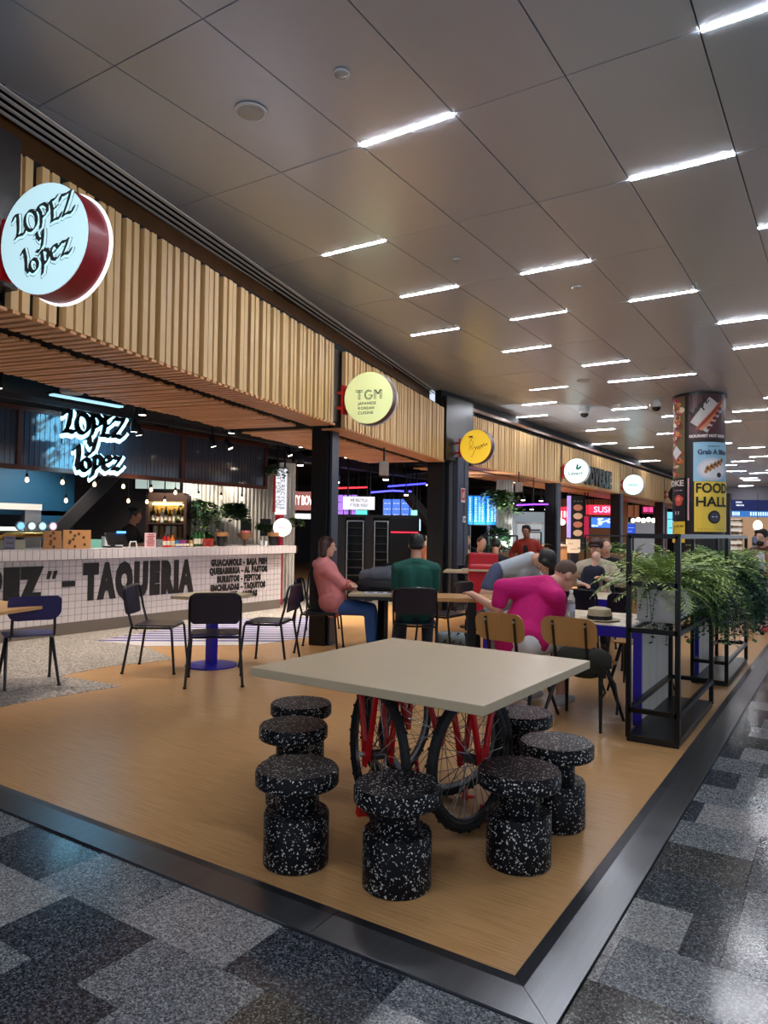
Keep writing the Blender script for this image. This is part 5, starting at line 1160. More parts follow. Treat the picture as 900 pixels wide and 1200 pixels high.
J2['sh'] = [J2['neck']+sd*.09-Vector((0, 0, .03)), J2['neck']-sd*.09-Vector((0, 0, .03))]; J2['el'] = [J2['sh'][0]+sd*.05-Vector((0, 0, .11)), J2['sh'][1]-sd*.05-Vector((0, 0, .11))]; J2['wr'] = [J2['el'][0]+fw_*.05-Vector((0, 0, .08)), J2['el'][1]+fw_*.05-Vector((0, 0, .08))]
J2['hip'] = [J2['pel']+sd*.05, J2['pel']-sd*.05]; J2['kn'] = [J2['pel']+sd*.08-Vector((0, 0, .05))+fw_*.10, J2['pel']-sd*.08-Vector((0, 0, .05))+fw_*.10]; J2['an'] = [J2['kn'][0]-Vector((0, 0, .15)), J2['kn'][1]-Vector((0, 0, .15))]; J2['toe'] = [fw_, fw_]
person('baby in navy held upright against the beige jacket, seen from behind', J2, 3, navyt, 'long', navyt, None, None, '', .012, detail=False, s=bs_)
bm_ = PD(711, 690, 10.6); J = body(bm_.x, bm_.y, math.radians(190), .47, lean=.16, hands=((-.05, .36, .95), (.32, .22, .78)), look=(-.3, 1, -.25))
person('bald person in a black T-shirt leaning on an elbow behind the capped person', J, 0, blackc, 'short', navyt, darksh, hs, 'stubble', .015)
tube_chair(bm_.x, bm_.y, math.radians(190), 'dark chair under the bald person in black', 'dark chairs deeper in the hall'); tube_chair(mo.x, mo.y, math.radians(196), 'dark chair under the capped person with the baby', 'dark chairs deeper in the hall')
rj = PD(617, 690, 13.4); J = body(rj.x, rj.y, math.radians(190), None, s=.93, hands=((-.25, .12, .95), (.25, .10, .95)), feet=((-.11, .02), (.11, 0)), look=(0, 1, -.1))
pr_ = person('person in an open rust-red jacket standing before the planters', J, 2, redc, 'long', blackc, darksh, hk, 'short', .016)
b = MB(); n = Vector(J['neck']); f2 = Vector(J['look']); f2.z = 0; f2.normalize(); b.cap(n+f2*.085-Vector((0, 0, .12)), Vector(J['pel'])+f2*.09, .055, .065); shell('shirt_front', b, blackc, pr_, .016)
wn = PD(496, 690, 16.4); J = body(wn.x, wn.y, math.radians(150), .46, hands=((-.16, .34, .72), (.16, .34, .72)), look=(.3, 1, -.2)); person('person in an orange and white top sitting far back beside the black post', J, 0, cl('orange', (196, 120, 80)), 'short', navyt, darksh, hk, 'short', .018)
tube_chair(wn.x, wn.y, math.radians(150), 'dark chair under the far person in orange', 'dark chairs deeper in the hall')
a1 = PD(558, 690, 12.6); J = body(a1.x, a1.y, math.radians(-120), .46, lean=.15, hands=((-.16, .34, .78), (.16, .34, .78)), look=(0, 1, -.2)); person('bald person in dark clothes sitting beyond the panelled column', J, 0, blackc, 'long', navyt, darksh, hs, 'stubble', .018)
tube_chair(a1.x, a1.y, math.radians(-120), 'dark chair under the bald person beyond the panelled column', 'dark chairs deeper in the hall')
a2 = PD(542, 690, 15.2); J = body(a2.x, a2.y, math.radians(-90), .46, hands=((-.16, .34, .72), (.16, .34, .72))); person('person with long fair hair half hidden by the panelled column', J, 3, cl('cream', (206, 190, 150)), 'long', navyt, darksh, hbl, 'long', .018)
tube_chair(a2.x, a2.y, math.radians(-90), 'dark chair under the fair-haired person', 'dark chairs deeper in the hall')
a3 = PD(579, 690, 11.9); J = body(a3.x, a3.y, math.radians(20), .46, lean=.4, hands=((-.2, .4, .76), (.2, .4, .76)), look=(0, 1, -.6)); person('person in black bending over a table, back to the viewer, by the red boxes', J, 1, blackc, 'long', blackc, darksh, hk, 'short', .018)
tube_chair(a3.x, a3.y, math.radians(20), 'dark chair under the person bending over by the red boxes', 'dark chairs deeper in the hall')
# person on the stool at the right
sp = PD(897, 700, 11.15); J = body(sp.x, sp.y, math.radians(160), .62, lean=.08, hands=((-.10, .30, .86), (.16, .28, .84)), feet=((-.14, .30), (.10, .26)), look=(.1, 1, -.1), s=1.02)
pp = person('bearded person in a brown jacket and white shirt on a high stool at the right', J, 0, tan, 'long', cl('pale_trousers', (176, 160, 158)), redsh, hk, 'short', .013)
hd = Vector(J['head']); lk = Vector(J['look']).normalized(); b = MB(); b.ell(hd+lk*.05+Vector((0, 0, -.085)), (.06, .05, .05)); shell('beard', b, hk, pp, .012)
n = Vector(J['neck']); f2 = Vector((lk.x, lk.y, 0)).normalized(); b = MB(); b.cap(n+f2*.09-Vector((0, 0, .10)), Vector(J['pel'])+f2*.11+Vector((0, 0, .14)), .07, .085); sf = shell('shirt_front', b, whitec, pp, .013)
b = MB(); 
for k in (0, 1): limb(b, (Vector(J['sh'][k]), .082), (Vector(J['sh'][k]).lerp(Vector(J['el'][k]), .85), .072)); b.cap(n, Vector(J['sh'][k]), .078, .08)
shell('dark_shoulders', b, brownc, pp, .013)
def high_stool(x, y, lab, h=.60, m=chblack, seatm=None, rz=0):
    t = T('bar_stool', lab, 'stool', (x, y, 0), rz); b = MB(); b.lathe([(.17, h-.03), (.175, h-.02), (.175, h-.005), (.16, h)], 24); B('seat', b, seatm or black, t, smooth=True)
    for i in range(4):
        a = PI/4+i*PI/2; b = MB(); b.tube([(.21*math.cos(a), .21*math.sin(a), 0), (.13*math.cos(a), .13*math.sin(a), h-.03)], .013, 8); B('leg', b, m, t, smooth=True)
    b = MB(); 
    for i in range(4): a, c = PI/4+i*PI/2, PI/4+(i+1)*PI/2; b.bar((.183*math.cos(a), .183*math.sin(a), .2), (.183*math.cos(c), .183*math.sin(c), .2), .016)
    B('footrest', b, m, t); return t
high_stool(sp.x, sp.y, 'black stool under the bearded person in the brown jacket')
s2 = PD(872, 712, 10.9); high_stool(s2.x, s2.y, 'lower black stool just left of the bearded person', .45)
fs = PD(885, 640, 31); J = body(fs.x, fs.y, math.radians(-100), None, s=1.0, hands=((-.2, .25, 1.0), (.2, .25, 1.0)), feet=((-.1, 0), (.1, 0))); person('shop assistant in a pale blue shirt standing in the far lit shop', J, 4, lblue, 'short', navyt, darksh, hk, 'stubble', .025, detail=False)
# ================================================================ DEEPER STALLS AND FAR HALL
def hx(D): return 842.1/D   # picture units per metre at a depth, used to size far things
uR = Vector((math.cos(YAW), math.sin(YAW), 0)); uF = _hf
def board(name, u0, u1, v0, v1, D, th, m, parent=None, yaw=0):
    """upright slab whose face looks toward the aisle; returns its frame"""
    c = PD((u0+u1)/2, (v0+v1)/2, D); w = (u1-u0)*D/842.1; h = (v1-v0)*D/842.1
    x = Matrix.Rotation(yaw, 3, 'Z') @ uR; F = frame(c, x, (0, 0, 1)); q = MB(); q.box((0, 0, -th/2), (w, h, th)); q.xf(F)
    return q, F, w, h
def sign_board(label, u0, u1, v0, v1, D, m, th=.08, cat='sign', nm='sign_board', lines=(), lm=None, yaw=0, ls=None, group=None):
    q, F, w, h = board(nm, u0, u1, v0, v1, D, th, m, yaw=yaw); c = F.translation; t = T(nm, label, cat, (c.x, c.y, c.z-h/2), 0, group); W('panel', q, m, t, bevel=0)
    if c.z-h/2 > 1.15 and D < 40 and c.x < -6.3:
        q = MB()
        for f in (-.35, .35): p = F @ Vector((f*w, h/2, -th/2)); q.bar(p, (p.x, p.y, 3.36), .025)
        W('hanger', q, black, t)
    for i, (s, fx, fy, fh, fw_) in enumerate(lines):
        b = text(s, fh*h/.7, .01, .004*h*fh*4); xs = [p[0] for p in b.v]; ww = max(xs)-min(xs); cx_ = (max(xs)+min(xs))/2
        b.v = [((p[0]-cx_)*fw_*w/ww+fx*w, p[1]+fy*h, p[2]+.006) for p in b.v]; W('lettering', b.xf(F), lm, t)
    return t, F, w, h
screen_w = mat('screen_white', (226, 230, 238), .4, em=.7); lm_grey = mat('letter_grey', (110, 100, 108), .5); neon_r = mat('neon_red', (236, 36, 60), .4, em=1.6); red_sign = mat('red_fascia', (120, 14, 24), .4, em=.25); wl = mat('white_lettering', (250, 240, 236), .5, em=1.4)
pk = mat('neon_pink', (255, 70, 130), .4, em=1.8)
# closing walls and dark ceilings of the stalls
q = MB(); q.bx(-30, -6.26, -2, 44, 3.35, 3.45); S('ceiling_stalls', q, dark)
q = MB(); q.bx(-30, -29.8, -2, 44, 0, 3.4); S('wall_back.010', q, dgrey)
q = MB(); q.bx(-30, -6.2, 43.8, 44, 0, 3.4); S('wall_back.011', q, dgrey)
q = MB(); q.bx(-30, -4, -2.2, -2, 0, 3.4); S('wall_side', q, dgrey)
q = MB(); q.bx(-20, -19.8, 14, 44, 0, 3.4); S('wall_back.012', q, dgrey)
# dark services on the stall ceilings: ducts and trays
ds = mat('duct_dark', (30, 30, 34), .5, .3)
for i, (x0, y0, x1, y1, w) in enumerate(((-7.6, 6, -7.9, 30, .18), (-8.4, 11.5, -13.8, 14.5, .3), (-8.2, 16, -13.8, 18, .22), (-10, 9, -10.5, 30, .3), (-7.4, 20, -17, 24, .3))):
    q = MB(); q.bar((x0, y0, 3.15-.05*i), (x1, y1, 3.15-.05*i), w, .16); one('service_duct', q, ds, 'dark service duct under the stall ceiling, %s of five toward the back' % ordn(i+1), 'duct', 'ceiling ducts')
# small bright downlights in the dark ceilings
dlm = mat('downlight_lens', (255, 238, 214), .4, em=14)
for i, (u, v, D) in enumerate(sorted(((394, 565, 11), (452, 562, 13), (476, 580, 16), (502, 568, 15), (604, 565, 18), (613, 586, 20), (623, 597, 22), (634, 587, 20), (640, 597, 22), (648, 586, 19), (600, 590, 21), (352, 545, 12.5), (545, 573, 15)))):
    p = PD(u, v, D); t = T('downlight', 'small bright downlight under the dark stall ceilings, %s counted from the left' % ordn(i+1), 'downlight', p, 0, 'downlights in the stalls')
    b = MB(); b.lathe([(.055, .10), (.055, 0)], 14); b.bar((0, 0, .1), (0, 0, max(.2, 3.35-p.z)), .02); B('can', b, black, t, smooth=True); b = MB(); b.lathe([(.05, -.012), (.05, 0)], 14); B('lens', b, dlm, t)
    if i % 2 == 0:
        ld = bpy.data.lights.new('beam', 'SPOT'); ld.energy = 130; ld.spot_size = 1.9; ld.spot_blend = .8; ld.shadow_soft_size = .05; ld.color = (1, .9, .78); o = bpy.data.objects.new('beam', ld); C.objects.link(o); o.parent = t; o.location = (0, 0, -.03)
# recycling signs by the bar end
t, F, w, h = sign_board('white upright sign with two vertical lines of grey lettering at the bar end', 322, 335, 549, 603, 13.6, screen_w, .06, yaw=-.2)
for i, s in enumerate(('WE RECYCLE', 'IT FOR YOU')):
    b = text(s, .12, .006, 0, 0, 'CENTER', .9, 1.1); b.xf(Matrix.Translation((.045-.09*i, 0, .006)) @ Matrix.Rotation(-PI/2, 4, 'Z')); W('lettering', b.xf(F), lm_grey, t)
q, F2, w2, h2 = board('r', 320, 323, 555, 600, 13.6, .2, red_sign); W('red_side', q, mat('red_side', (206, 40, 60), .4), t)
q = MB(); c = PD(327, 628, 13.7); q.bar((c.x, c.y, 0), (c.x, c.y, 1.9), .12, .1); W('red_post', q, mat('red_side', (206, 40, 60), .4), t)
t = T('round_board', 'white round board low on the red post at the bar end', 'sign', PD(331, 618, 13.4)); q = MB(); Mx = Matrix((uR, Vector((0, 0, 1)), -uF)).transposed(); q.lathe([(.17, 0), (.17, .03)], 32, (0, 0, 0), Mx); B('disc', q, screen_w, t, smooth=True); q = MB(); q.box((0, 0, 0), (.12, .012, .02)); B('print', q.xf(frame(-uF*.035, uR, (0, 0, 1))), mat('red_side', (1, 1, 1)), t)
sign_board('dark red fascia with white neon lettering beyond the first post', 338, 372, 576, 598, 19, red_sign, .1, lines=(('CITY BOWL', .0, 0, .5, .98),), lm=wl)
sign_board('white light panel under the dark red fascia', 344, 368, 602, 608, 19, screen_w, .05, nm='strip_light', cat='light')
t, F, w, h = sign_board('lit white box sign with two lines of thin grey lettering over the tray racks', 402, 439, 582, 597, 14.6, screen_w, .14, lines=(('WE RECYCLE', 0, .2, .24, .56), ('IT FOR YOU!', 0, -.2, .24, .56)), lm=lm_grey)
q = MB()
for f in (-.3, .3): p = F @ Vector((f*w, -h/2, -.07)); q.bar((p.x, p.y, 1.70), p, .03)
W('stand', q, black, t)
# tray racks and dark cabinet block
cab = T('tray_station', 'long black tray-return cabinet with two open racks of trays', 'cabinet', PD(442, 690, 15.0)*Vector((1, 1, 0)))
cab.location = (PD(442, 690, 15).x, PD(442, 690, 15).y, 0)
L0, L1 = PD(392, 640, 14.6), PD(491, 640, 14.6); exx = (L1-L0); exx.z = 0; wL_ = exx.length; exx.normalize(); ezz = Vector((-exx.y, exx.x, 0))
O = Vector((L0.x, L0.y, 0))
def cb(x0, x1, z0, z1, d0, d1, m, nm): q = MB(); q.prism([(x0, z0), (x1, z0), (x1, z1), (x0, z1)], d0, d1, (O, exx, Vector((0, 0, 1)), -ezz)); return W(nm, q, m, cab)
cb(0, wL_, 0, 1.73, -.62, -.58, black, 'back'); cb(0, wL_, 1.70, 1.76, -.6, .02, black, 'top'); cb(0, .22, 0, 1.7, -.6, 0, black, 'side'); cb(.62, .78, 0, 1.7, -.6, 0, black, 'divider'); cb(1.12, wL_, 0, 1.7, -.6, 0, blackm, 'door')
for x0, x1 in ((.24, .60), (.80, 1.10)):
    for x in (x0, x1-.03): cb(x, x+.02, .05, 1.64, -.02, 0, alu, 'rack_upright')
    cb(x0, x1, 1.62, 1.64, -.02, 0, alu, 'rack_bar')
    for k in range(9): cb(x0+.02, x1-.03, .2+k*.16, .212+k*.16, -.5, -.03, mat('tray_grey', (70, 70, 74), .5), 'tray')
cb(1.14, wL_-.02, 1.40, 1.425, 0, .02, neon_r, 'red_line')
# coloured light ribbons under the dark ceiling
for lab, pts, c, e in (('glowing red ribbon light under the dark stall ceiling', ((372, 573), (398, 572), (430, 571)), (236, 40, 50), 2.5), ('glowing blue ribbon light under the dark stall ceiling, upper', ((455, 570), (480, 568), (506, 566)), (50, 50, 255), 4), ('glowing blue ribbon light under the dark stall ceiling, lower', ((435, 577), (460, 575), (482, 576)), (60, 60, 255), 4), ('glowing violet ribbon light over the far kitchen', ((606, 592), (625, 591), (642, 591)), (120, 50, 220), 2)):
    q = MB(); q.tube([PD(u, v, 15.5+i*.8) for i, (u, v) in enumerate(pts)], .018, 8); t = T('ribbon_light', lab, 'light', PD(*pts[1], 16.3)); W('tube', q, mat('ribbon_%s' % (c,), c, .4, em=e), t); q = MB(); p = PD(*pts[1], 16.3); q.bar(p, (p.x, p.y, 3.36), .02); W('hanger', q, black, t)
# menu screens
scr_b = mat('menu_screen', (70, 110, 210), .4, em=.9); scr_d = mat('menu_dark', (28, 36, 70), .4, em=.4); scr_p = mat('menu_purple', (140, 90, 200), .4, em=.8)
for i in range(4):
    u = 449+i*10.5; sign_board('blue lit menu screen over the far counter, %s from the left' % ordn(i+1), u, u+9.5, 585, 607, 21, (scr_b, scr_d)[0], .05, 'screen', 'menu_screen', group='far menu screens', lines=(('-- --', 0, .3, .2, .7), ('- -- -', 0, 0, .2, .8), ('-- -', 0, -.3, .2, .6)), lm=screen_w)
for i in range(3):
    u = 394+i*9; sign_board('violet lit menu screen behind the box sign, %s from the left' % ordn(i+1), u, u+8, 580, 606, 20, scr_p, .05, 'screen', 'menu_screen', group='violet menu screens', lines=(('--', 0, .2, .2, .6), ('---', 0, -.2, .2, .7)), lm=scr_d)
sign_board('teal lit panel under the white box sign', 417, 432, 598, 603, 18, mat('teal_panel', (70, 200, 180), .4, em=.8), .05, 'screen', 'menu_screen')
sign_board('green emergency exit light before the dark beam', 482, 489, 598, 604, 18, mat('exit_green', (120, 230, 170), .4, em=1.5), .05, 'sign', 'exit_sign')
sign_board('pale blue lit doorway panel behind the dark beam', 483, 493, 606, 622, 22, mat('door_blue', (170, 206, 226), .4, em=.9), .05, 'door', 'lit_doorway')
q = MB(); q.bar(PD(474, 576, 19), PD(512, 622, 19.4), .32, .2); one('stair_beam', q, mat('stair_dark', (30, 27, 30)), 'black sloping stair beam beside the panelled column', 'beam')
sign_board('white sloping lit shelf behind the person in orange', 492, 508, 628, 682, 20, mat('lit_food', (196, 180, 150), .5, em=.5, noise=(3, .7, (1, 1, 1))), .1, 'display', 'food_display')
# speaker box under the soffit and fire signs on the panelled column
t = T('wall_speaker', 'grey box speaker hanging under the soffit before the tray racks', 'speaker', PD(450, 549, 10.3)); q = MB(); q.box((0, 0, 0), (.13, .12, .2), .5); B('box', q, mat('pale_can', (150, 140, 130)), t, bevel=.006); q = MB(); q.bar((0, 0, .1), (0, 0, .3), .02); B('bracket', q, black, t)
t = T('wall_speaker', 'small grey box speaker under the soffit beyond the flight board', 'speaker', PD(608, 571, 13.8)); q = MB(); q.box((0, 0, 0), (.12, .12, .18), .2); B('box', q, mat('pale_can', (1, 1, 1)), t, bevel=.006); q = MB(); q.bar((0, 0, .09), (0, 0, .3), .02); B('bracket', q, black, t)
fs_ = T('fire_sign', 'red fire-equipment sign on the panelled column', 'sign', (-5.972, 11.90, 2.03)); X_ = Vector((0, 1, 0)); F = frame((-5.968+5.972, 0, .08), X_, (0, 0, 1))
def local(q): return q.xf(F)
q = MB(); q.box((0, 0, 0), (.17, .26, .006)); B('plate', local(q), mat('plate_white', (216, 206, 206), .4), fs_); q = MB(); q.box((0, .015, .004), (.145, .20, .004)); B('red_field', local(q), red_p, fs_)
q = MB(); q.box((-.02, .0, .008), (.03, .1, .004)); q.box((.03, .02, .008), (.02, .12, .004)); q.box((0, -.115, .006), (.1, .012, .004)); B('pictogram', local(q), white_m, fs_)
t = T('call_point', 'small white call point below the fire sign', 'call point', (-5.965, 11.94, 1.62)); q = MB(); q.box((0, 0, .05), (.03, .09, .12)); B('box', q, white_m, t, bevel=.005); q = MB(); q.box((.017, 0, .05), (.004, .05, .05)); B('button', q, mat('plate_grey', (120, 124, 130), .4), t)
# flight information board on legs
t = T('flight_board', 'wide blue flight information board of three screens on thin legs', 'screen', PD(561, 640, 16.5)*Vector((1, 1, 0))); t.location = (PD(561, 640, 16.5).x, PD(561, 640, 16.5).y, 0)
q, F, w, h = board('f', 540, 584, 580, 616, 16.5, .1, black); W('case', q, black, t); fb = mat('flight_blue', (20, 120, 240), .4, em=1.1)
for i in range(3):
    q = MB(); q.box(((i-1)*w/3, 0, .006), (w/3-.02, h-.05, .012)); sc_ = W('screen', q.xf(F), fb, t); b = MB()
    for k in range(16):
        for x, l in ((-.09, .06), (-.0, .05), (.07, .05)): b.box(((i-1)*w/3+x, h*.40-k*h*.05, .0135), (l*random.uniform(.5, 1), h*.022, .002))
    W('rows', b.xf(F), mat('flight_text', (190, 220, 255), .4, em=1.1), sc_, kind='stuff')
q = MB()
for f in (-.25, .25): p = F @ Vector((f*w, -h/2, -.05)); q.bar((p.x, p.y, 0), p, .04)
W('legs', q, alu, t)
# white-lit column with greenery
gc = PD(589, 640, 15.8); q = corrugated('g', (PD(581, 640, 15.8).x, PD(581, 640, 15.8).y, 0), (PD(601, 640, 15.9).x, PD(601, 640, 15.9).y, 0), 0, 2.6, corr, 6, .03); one('green_column', q, corr, 'white corrugated column hung with greenery, right of the flight board', 'column')
t_ = ivy('green plant tumbling down the white corrugated column', (gc.x, gc.y-.15), .18, .12, 50, .6, (gr3, gr2), 2.3, 21, .09, nm='hanging_plant'); t_ = ivy('lower green plant on the white corrugated column', (gc.x-.05, gc.y-.15), .15, .1, 30, .5, (gr3,), 1.5, 22, .08, nm='hanging_plant')
ld = bpy.data.lights.new('uplight', 'SPOT'); ld.energy = 200; ld.spot_size = 1.6; ld.shadow_soft_size = .1; o = bpy.data.objects.new('uplight', ld); C.objects.link(o); o.location = (gc.x+.2, gc.y-.6, .9); o.rotation_euler = (PD(0, 0, 1)-PD(0, 0, 1)+Vector((-.1, .5, 1))).to_track_quat('-Z', 'Y').to_euler()
# plants at the bar end before the screen
for lab, u, v, D, L, n, lf in (('climbing plant on the corrugated screen, left', 236, 590, 13.6, .7, 40, .09), ('bushy potted plant before the corrugated screen', 273, 592, 13.4, .35, 50, .10), ('hanging plant at the canopy corner', 322, 548, 12.9, .25, 18, .06), ('small green plant in the black frame on the screen', 313, 615, 14.0, .2, 26, .06), ('green plant low on the screen behind the chilli jars', 237, 625, 13.4, .4, 30, .08), ('plant at the narrow post, right of the round board', 342, 608, 13.6, .25, 14, .05)):
    p = PD(u, v, D); ivy(lab, (p.x, p.y), .12, .12, n, L, (gr3, gr2), p.z, int(u), lf, nm='hanging_plant')
for lab, u, D in (('black frame on the corrugated screen behind the fruit bowl', 288, 13.8), ('black frame on the corrugated screen behind the right tub', 311, 14.1)):
    q, F, w, h = board('b', u-6, u+6, 608, 628, D, .06, black); one('wall_box', q, black, lab, 'frame')
# planters with ferns along the stall line, wooden boxes
wb = mat('planter_wood', (150, 112, 76), .6, noise=(6, .3, (1, 1, 12)))
def fern_row(label, u0, u1, D, zt, n, seed, L=.34):
    a, b_ = PD(u0, 640, D), PD(u1, 640, D+.6); d = b_-a; d.z = 0; t = T('fern_planter', label+' box', 'planter', ((a.x+b_.x)/2, (a.y+b_.y)/2, 0)); q = MB(); q.bar((a.x, a.y, zt/2), (b_.x, b_.y, zt/2), .4, zt); W('box', q, wb, t)
    for s_ in (0, 1): q = MB(); p = a.lerp(b_, s_); q.bar((p.x, p.y, 0), (p.x, p.y, zt+.35), .03); W('post', q, black, t)
    q = MB(); q.bar((a.x, a.y, zt+.35), (b_.x, b_.y, zt+.35), .03); W('rail', q, black, t)
    c = (a+b_)/2; r = random.Random(seed); f = T('fern', label, 'plant', (c.x, c.y, zt)); q = MB()
    for i in range(n): k = r.random(); p = a+d*k; an = r.uniform(0, 2*PI); leafset(q, (p.x+r.uniform(-.1, .1), p.y+r.uniform(-.1, .1), zt), (math.cos(an), math.sin(an), r.uniform(.5, 2)), 1, 9, L*r.uniform(.6, 1.1), .06, r, 1.3)
    W('foliage', q, (gr2, gr3)[seed % 2], f, kind='stuff')
fern_row('row of dark ferns left of the rust-red jacket', 563, 606, 14.3, 1.02, 80, 31)
fern_row('row of dark ferns behind the capped person', 686, 742, 14.6, 1.05, 110, 32)
fern_row('short row of ferns under the far kitchen', 616, 634, 16.5, 1.1, 40, 33)
# the far kitchen: pale back, white panels, wooden counter
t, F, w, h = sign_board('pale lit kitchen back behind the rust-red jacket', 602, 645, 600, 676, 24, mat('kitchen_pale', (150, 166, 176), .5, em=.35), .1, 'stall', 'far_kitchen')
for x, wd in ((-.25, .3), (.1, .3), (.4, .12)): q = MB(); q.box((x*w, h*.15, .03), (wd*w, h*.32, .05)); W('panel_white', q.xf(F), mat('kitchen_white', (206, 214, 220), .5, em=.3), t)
q = MB(); q.box((0, h*.33, .1), (w*.9, .07, .1)); W('hood', q.xf(F), alu, t); q = MB(); q.box((-.05*w, h*.22, .12), (w*.5, .05, .05)); W('shelf', q.xf(F), black, t)
def counter(label, u0, u1, D, z, m, yaw=0, lip=True):
    a, b_ = PD(u0, 640, D), PD(u1, 640, D); t = T('stall_counter', label, 'counter', ((a.x+b_.x)/2, (a.y+b_.y)/2, 0)); q = MB(); q.bar((a.x, a.y, z/2-.02), (b_.x, b_.y, z/2-.02), .5, z-.04); W('body', q, m, t); q = MB(); q.bar((a.x, a.y, z-.02), (b_.x, b_.y, z-.02), .6, .05); W('top', q, mat('counter_top', (206, 190, 170), .4), t); return t
wlit = mat('counter_wood', (196, 140, 90), .5, noise=(6, .25, (8, 8, 1)))
counter('wooden counter right of the rust-red jacket', 620, 662, 20, 1.12, wlit); counter('wooden counter under the red stall signs', 655, 730, 27, 1.1, wlit)
# red stalls: signs, screens, totem
sign_board('small red lit sign just right of the second slim post', 655, 668, 594, 612, 24, neon_r, .1, lines=(('III', 0, 0, .4, .6),), lm=wl)
q, F, w, h = board('w', 655, 735, 585, 660, 28.5, .1, wlit); one('red_stall', q, wlit, 'warm wooden back wall of the red stalls', 'stall')
t, F, w, h = sign_board('glowing pink-red sign with pink lettering over the stall', 688, 724, 592, 603, 26, neon_r, .1, lines=(('SUSHI', .08, 0, .62, .72),), lm=mat('pink_lit', (255, 150, 190), .4, em=2))
t, F, w, h = sign_board('blue television under the pink-red sign', 692, 717, 606, 619, 26, black, .08, 'screen', 'television'); q = MB(); q.box((0, 0, .006), (w*.94, h*.9, .01)); W('screen', q.xf(F), mat('tv_blue', (60, 110, 230), .4, em=1), t); q = MB(); r = random.Random(2)
for k in range(9): q.ell((r.uniform(-.4, .4)*w, r.uniform(-.3, .35)*h, .014), (r.uniform(.05, .14)*w, r.uniform(.06, .2)*h, .003), 10, 4)
W('picture', q.xf(F), mat('tv_white', (190, 214, 250), .4, em=1), t, kind='stuff')
t, F, w, h = sign_board('tall black menu totem with photographs of dishes', 669, 685, 581, 680, 22, mat('totem_black', (26, 22, 24), .4), .1, 'menu board', 'menu_totem', lines=(('- - -', 0, .44, .045, .6),), lm=white_m)
for k in range(4): q = MB(); q.ell((0, (.36-.10*k)*h, .004), (w*.34, h*.038, .02), 16, 6); W('dish', q.xf(F), mat('dish_%d' % (k % 2), ((206, 130, 100), (226, 190, 150))[k % 2], .5, em=.25), t)
sign_board('narrow violet lit strip on the left edge of the totem', 665, 669, 581, 630, 21.9, mat('violet_strip', (170, 150, 220), .4, em=.7), .08, 'sign', 'strip_sign'); sign_board('crimson strip on the right edge of the totem', 685, 690, 605, 630, 21.9, mat('crimson', (180, 26, 70), .4, em=.4), .08, 'sign', 'strip_sign')
sign_board('lit menu stand at the foot of the totem', 664, 680, 632, 648, 20, mat('stand_cream', (226, 200, 170), .5, em=.35), .06, 'menu board', 'menu_stand', lines=(('--', -.2, .2, .2, .3), ('---', .1, -.2, .2, .6)), lm=brown_i)
sign_board('pink neon word over the further stall', 753, 766, 593, 602, 33, mat('dark_pink', (120, 20, 50), .4, em=.4), .1, lines=(('IIIII', 0, 0, .6, .8),), lm=pk)
for i in range(2): sign_board('brown lantern screen over the further stall, %s of two' % ordn(i+1), 731+i*10, 739+i*10, 592, 606, 32, mat('lantern', (150, 90, 60), .5, em=.3), .3, 'lamp', 'lantern')
globe = mat('globe', (255, 240, 214), .3, em=3)
for i in range(5):
    p = PD(742+i*6, 610-(i % 2), 30); t = T('globe_lamp', 'round white globe lamp, %s from the left over the further stall' % ordn(i+1), 'lamp', p, 0, 'globe lamps'); q = MB(); q.ell((0, 0, 0), (.10, .10, .10), 14, 8); B('globe', q, globe, t, smooth=True); q = MB(); q.bar((0, 0, .09), (0, 0, 3.3-p.z), .015); B('cord', q, black, t)
for i, (u, v) in enumerate(((659, 612), (655, 609))): p = PD(u, v, 22); t = T('globe_lamp', 'round white globe lamp beside the second slim post, %s' % ('lower', 'upper')[i], 'lamp', p); q = MB(); q.ell((0, 0, 0), (.09, .09, .09), 14, 8); B('globe', q, globe, t, smooth=True); q = MB(); q.bar((0, 0, .08), (0, 0, 3.3-p.z), .015); B('cord', q, black, t)
sign_board('blue lit notice board before the further stall', 734, 745, 614, 628, 29, mat('notice_blue', (40, 76, 190), .4, em=.7), .06, 'sign', 'notice_board', lines=(('-----', 0, .2, .14, .6), ('---', -.1, -.1, .14, .4)), lm=screen_w)
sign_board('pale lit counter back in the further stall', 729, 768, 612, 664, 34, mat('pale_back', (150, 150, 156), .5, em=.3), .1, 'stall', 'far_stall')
sign_board('cyan lit screen beyond the last slim post', 780, 792, 600, 626, 38, mat('cyan_screen', (110, 200, 230), .4, em=.9), .08, 'screen', 'menu_screen', lines=(('--', 0, .2, .2, .6), ('-', 0, -.2, .2, .4)), lm=mat('cyan_dark', (20, 90, 120), .5))
q = MB(); p = PD(775, 640, 36); q.bar((p.x, p.y, 0), (p.x, p.y, 3.0), .5, .3); one('pink_pier', q, mat('pink_pier', (150, 80, 96), .5), 'dull pink pier beside the cyan screen', 'pier')
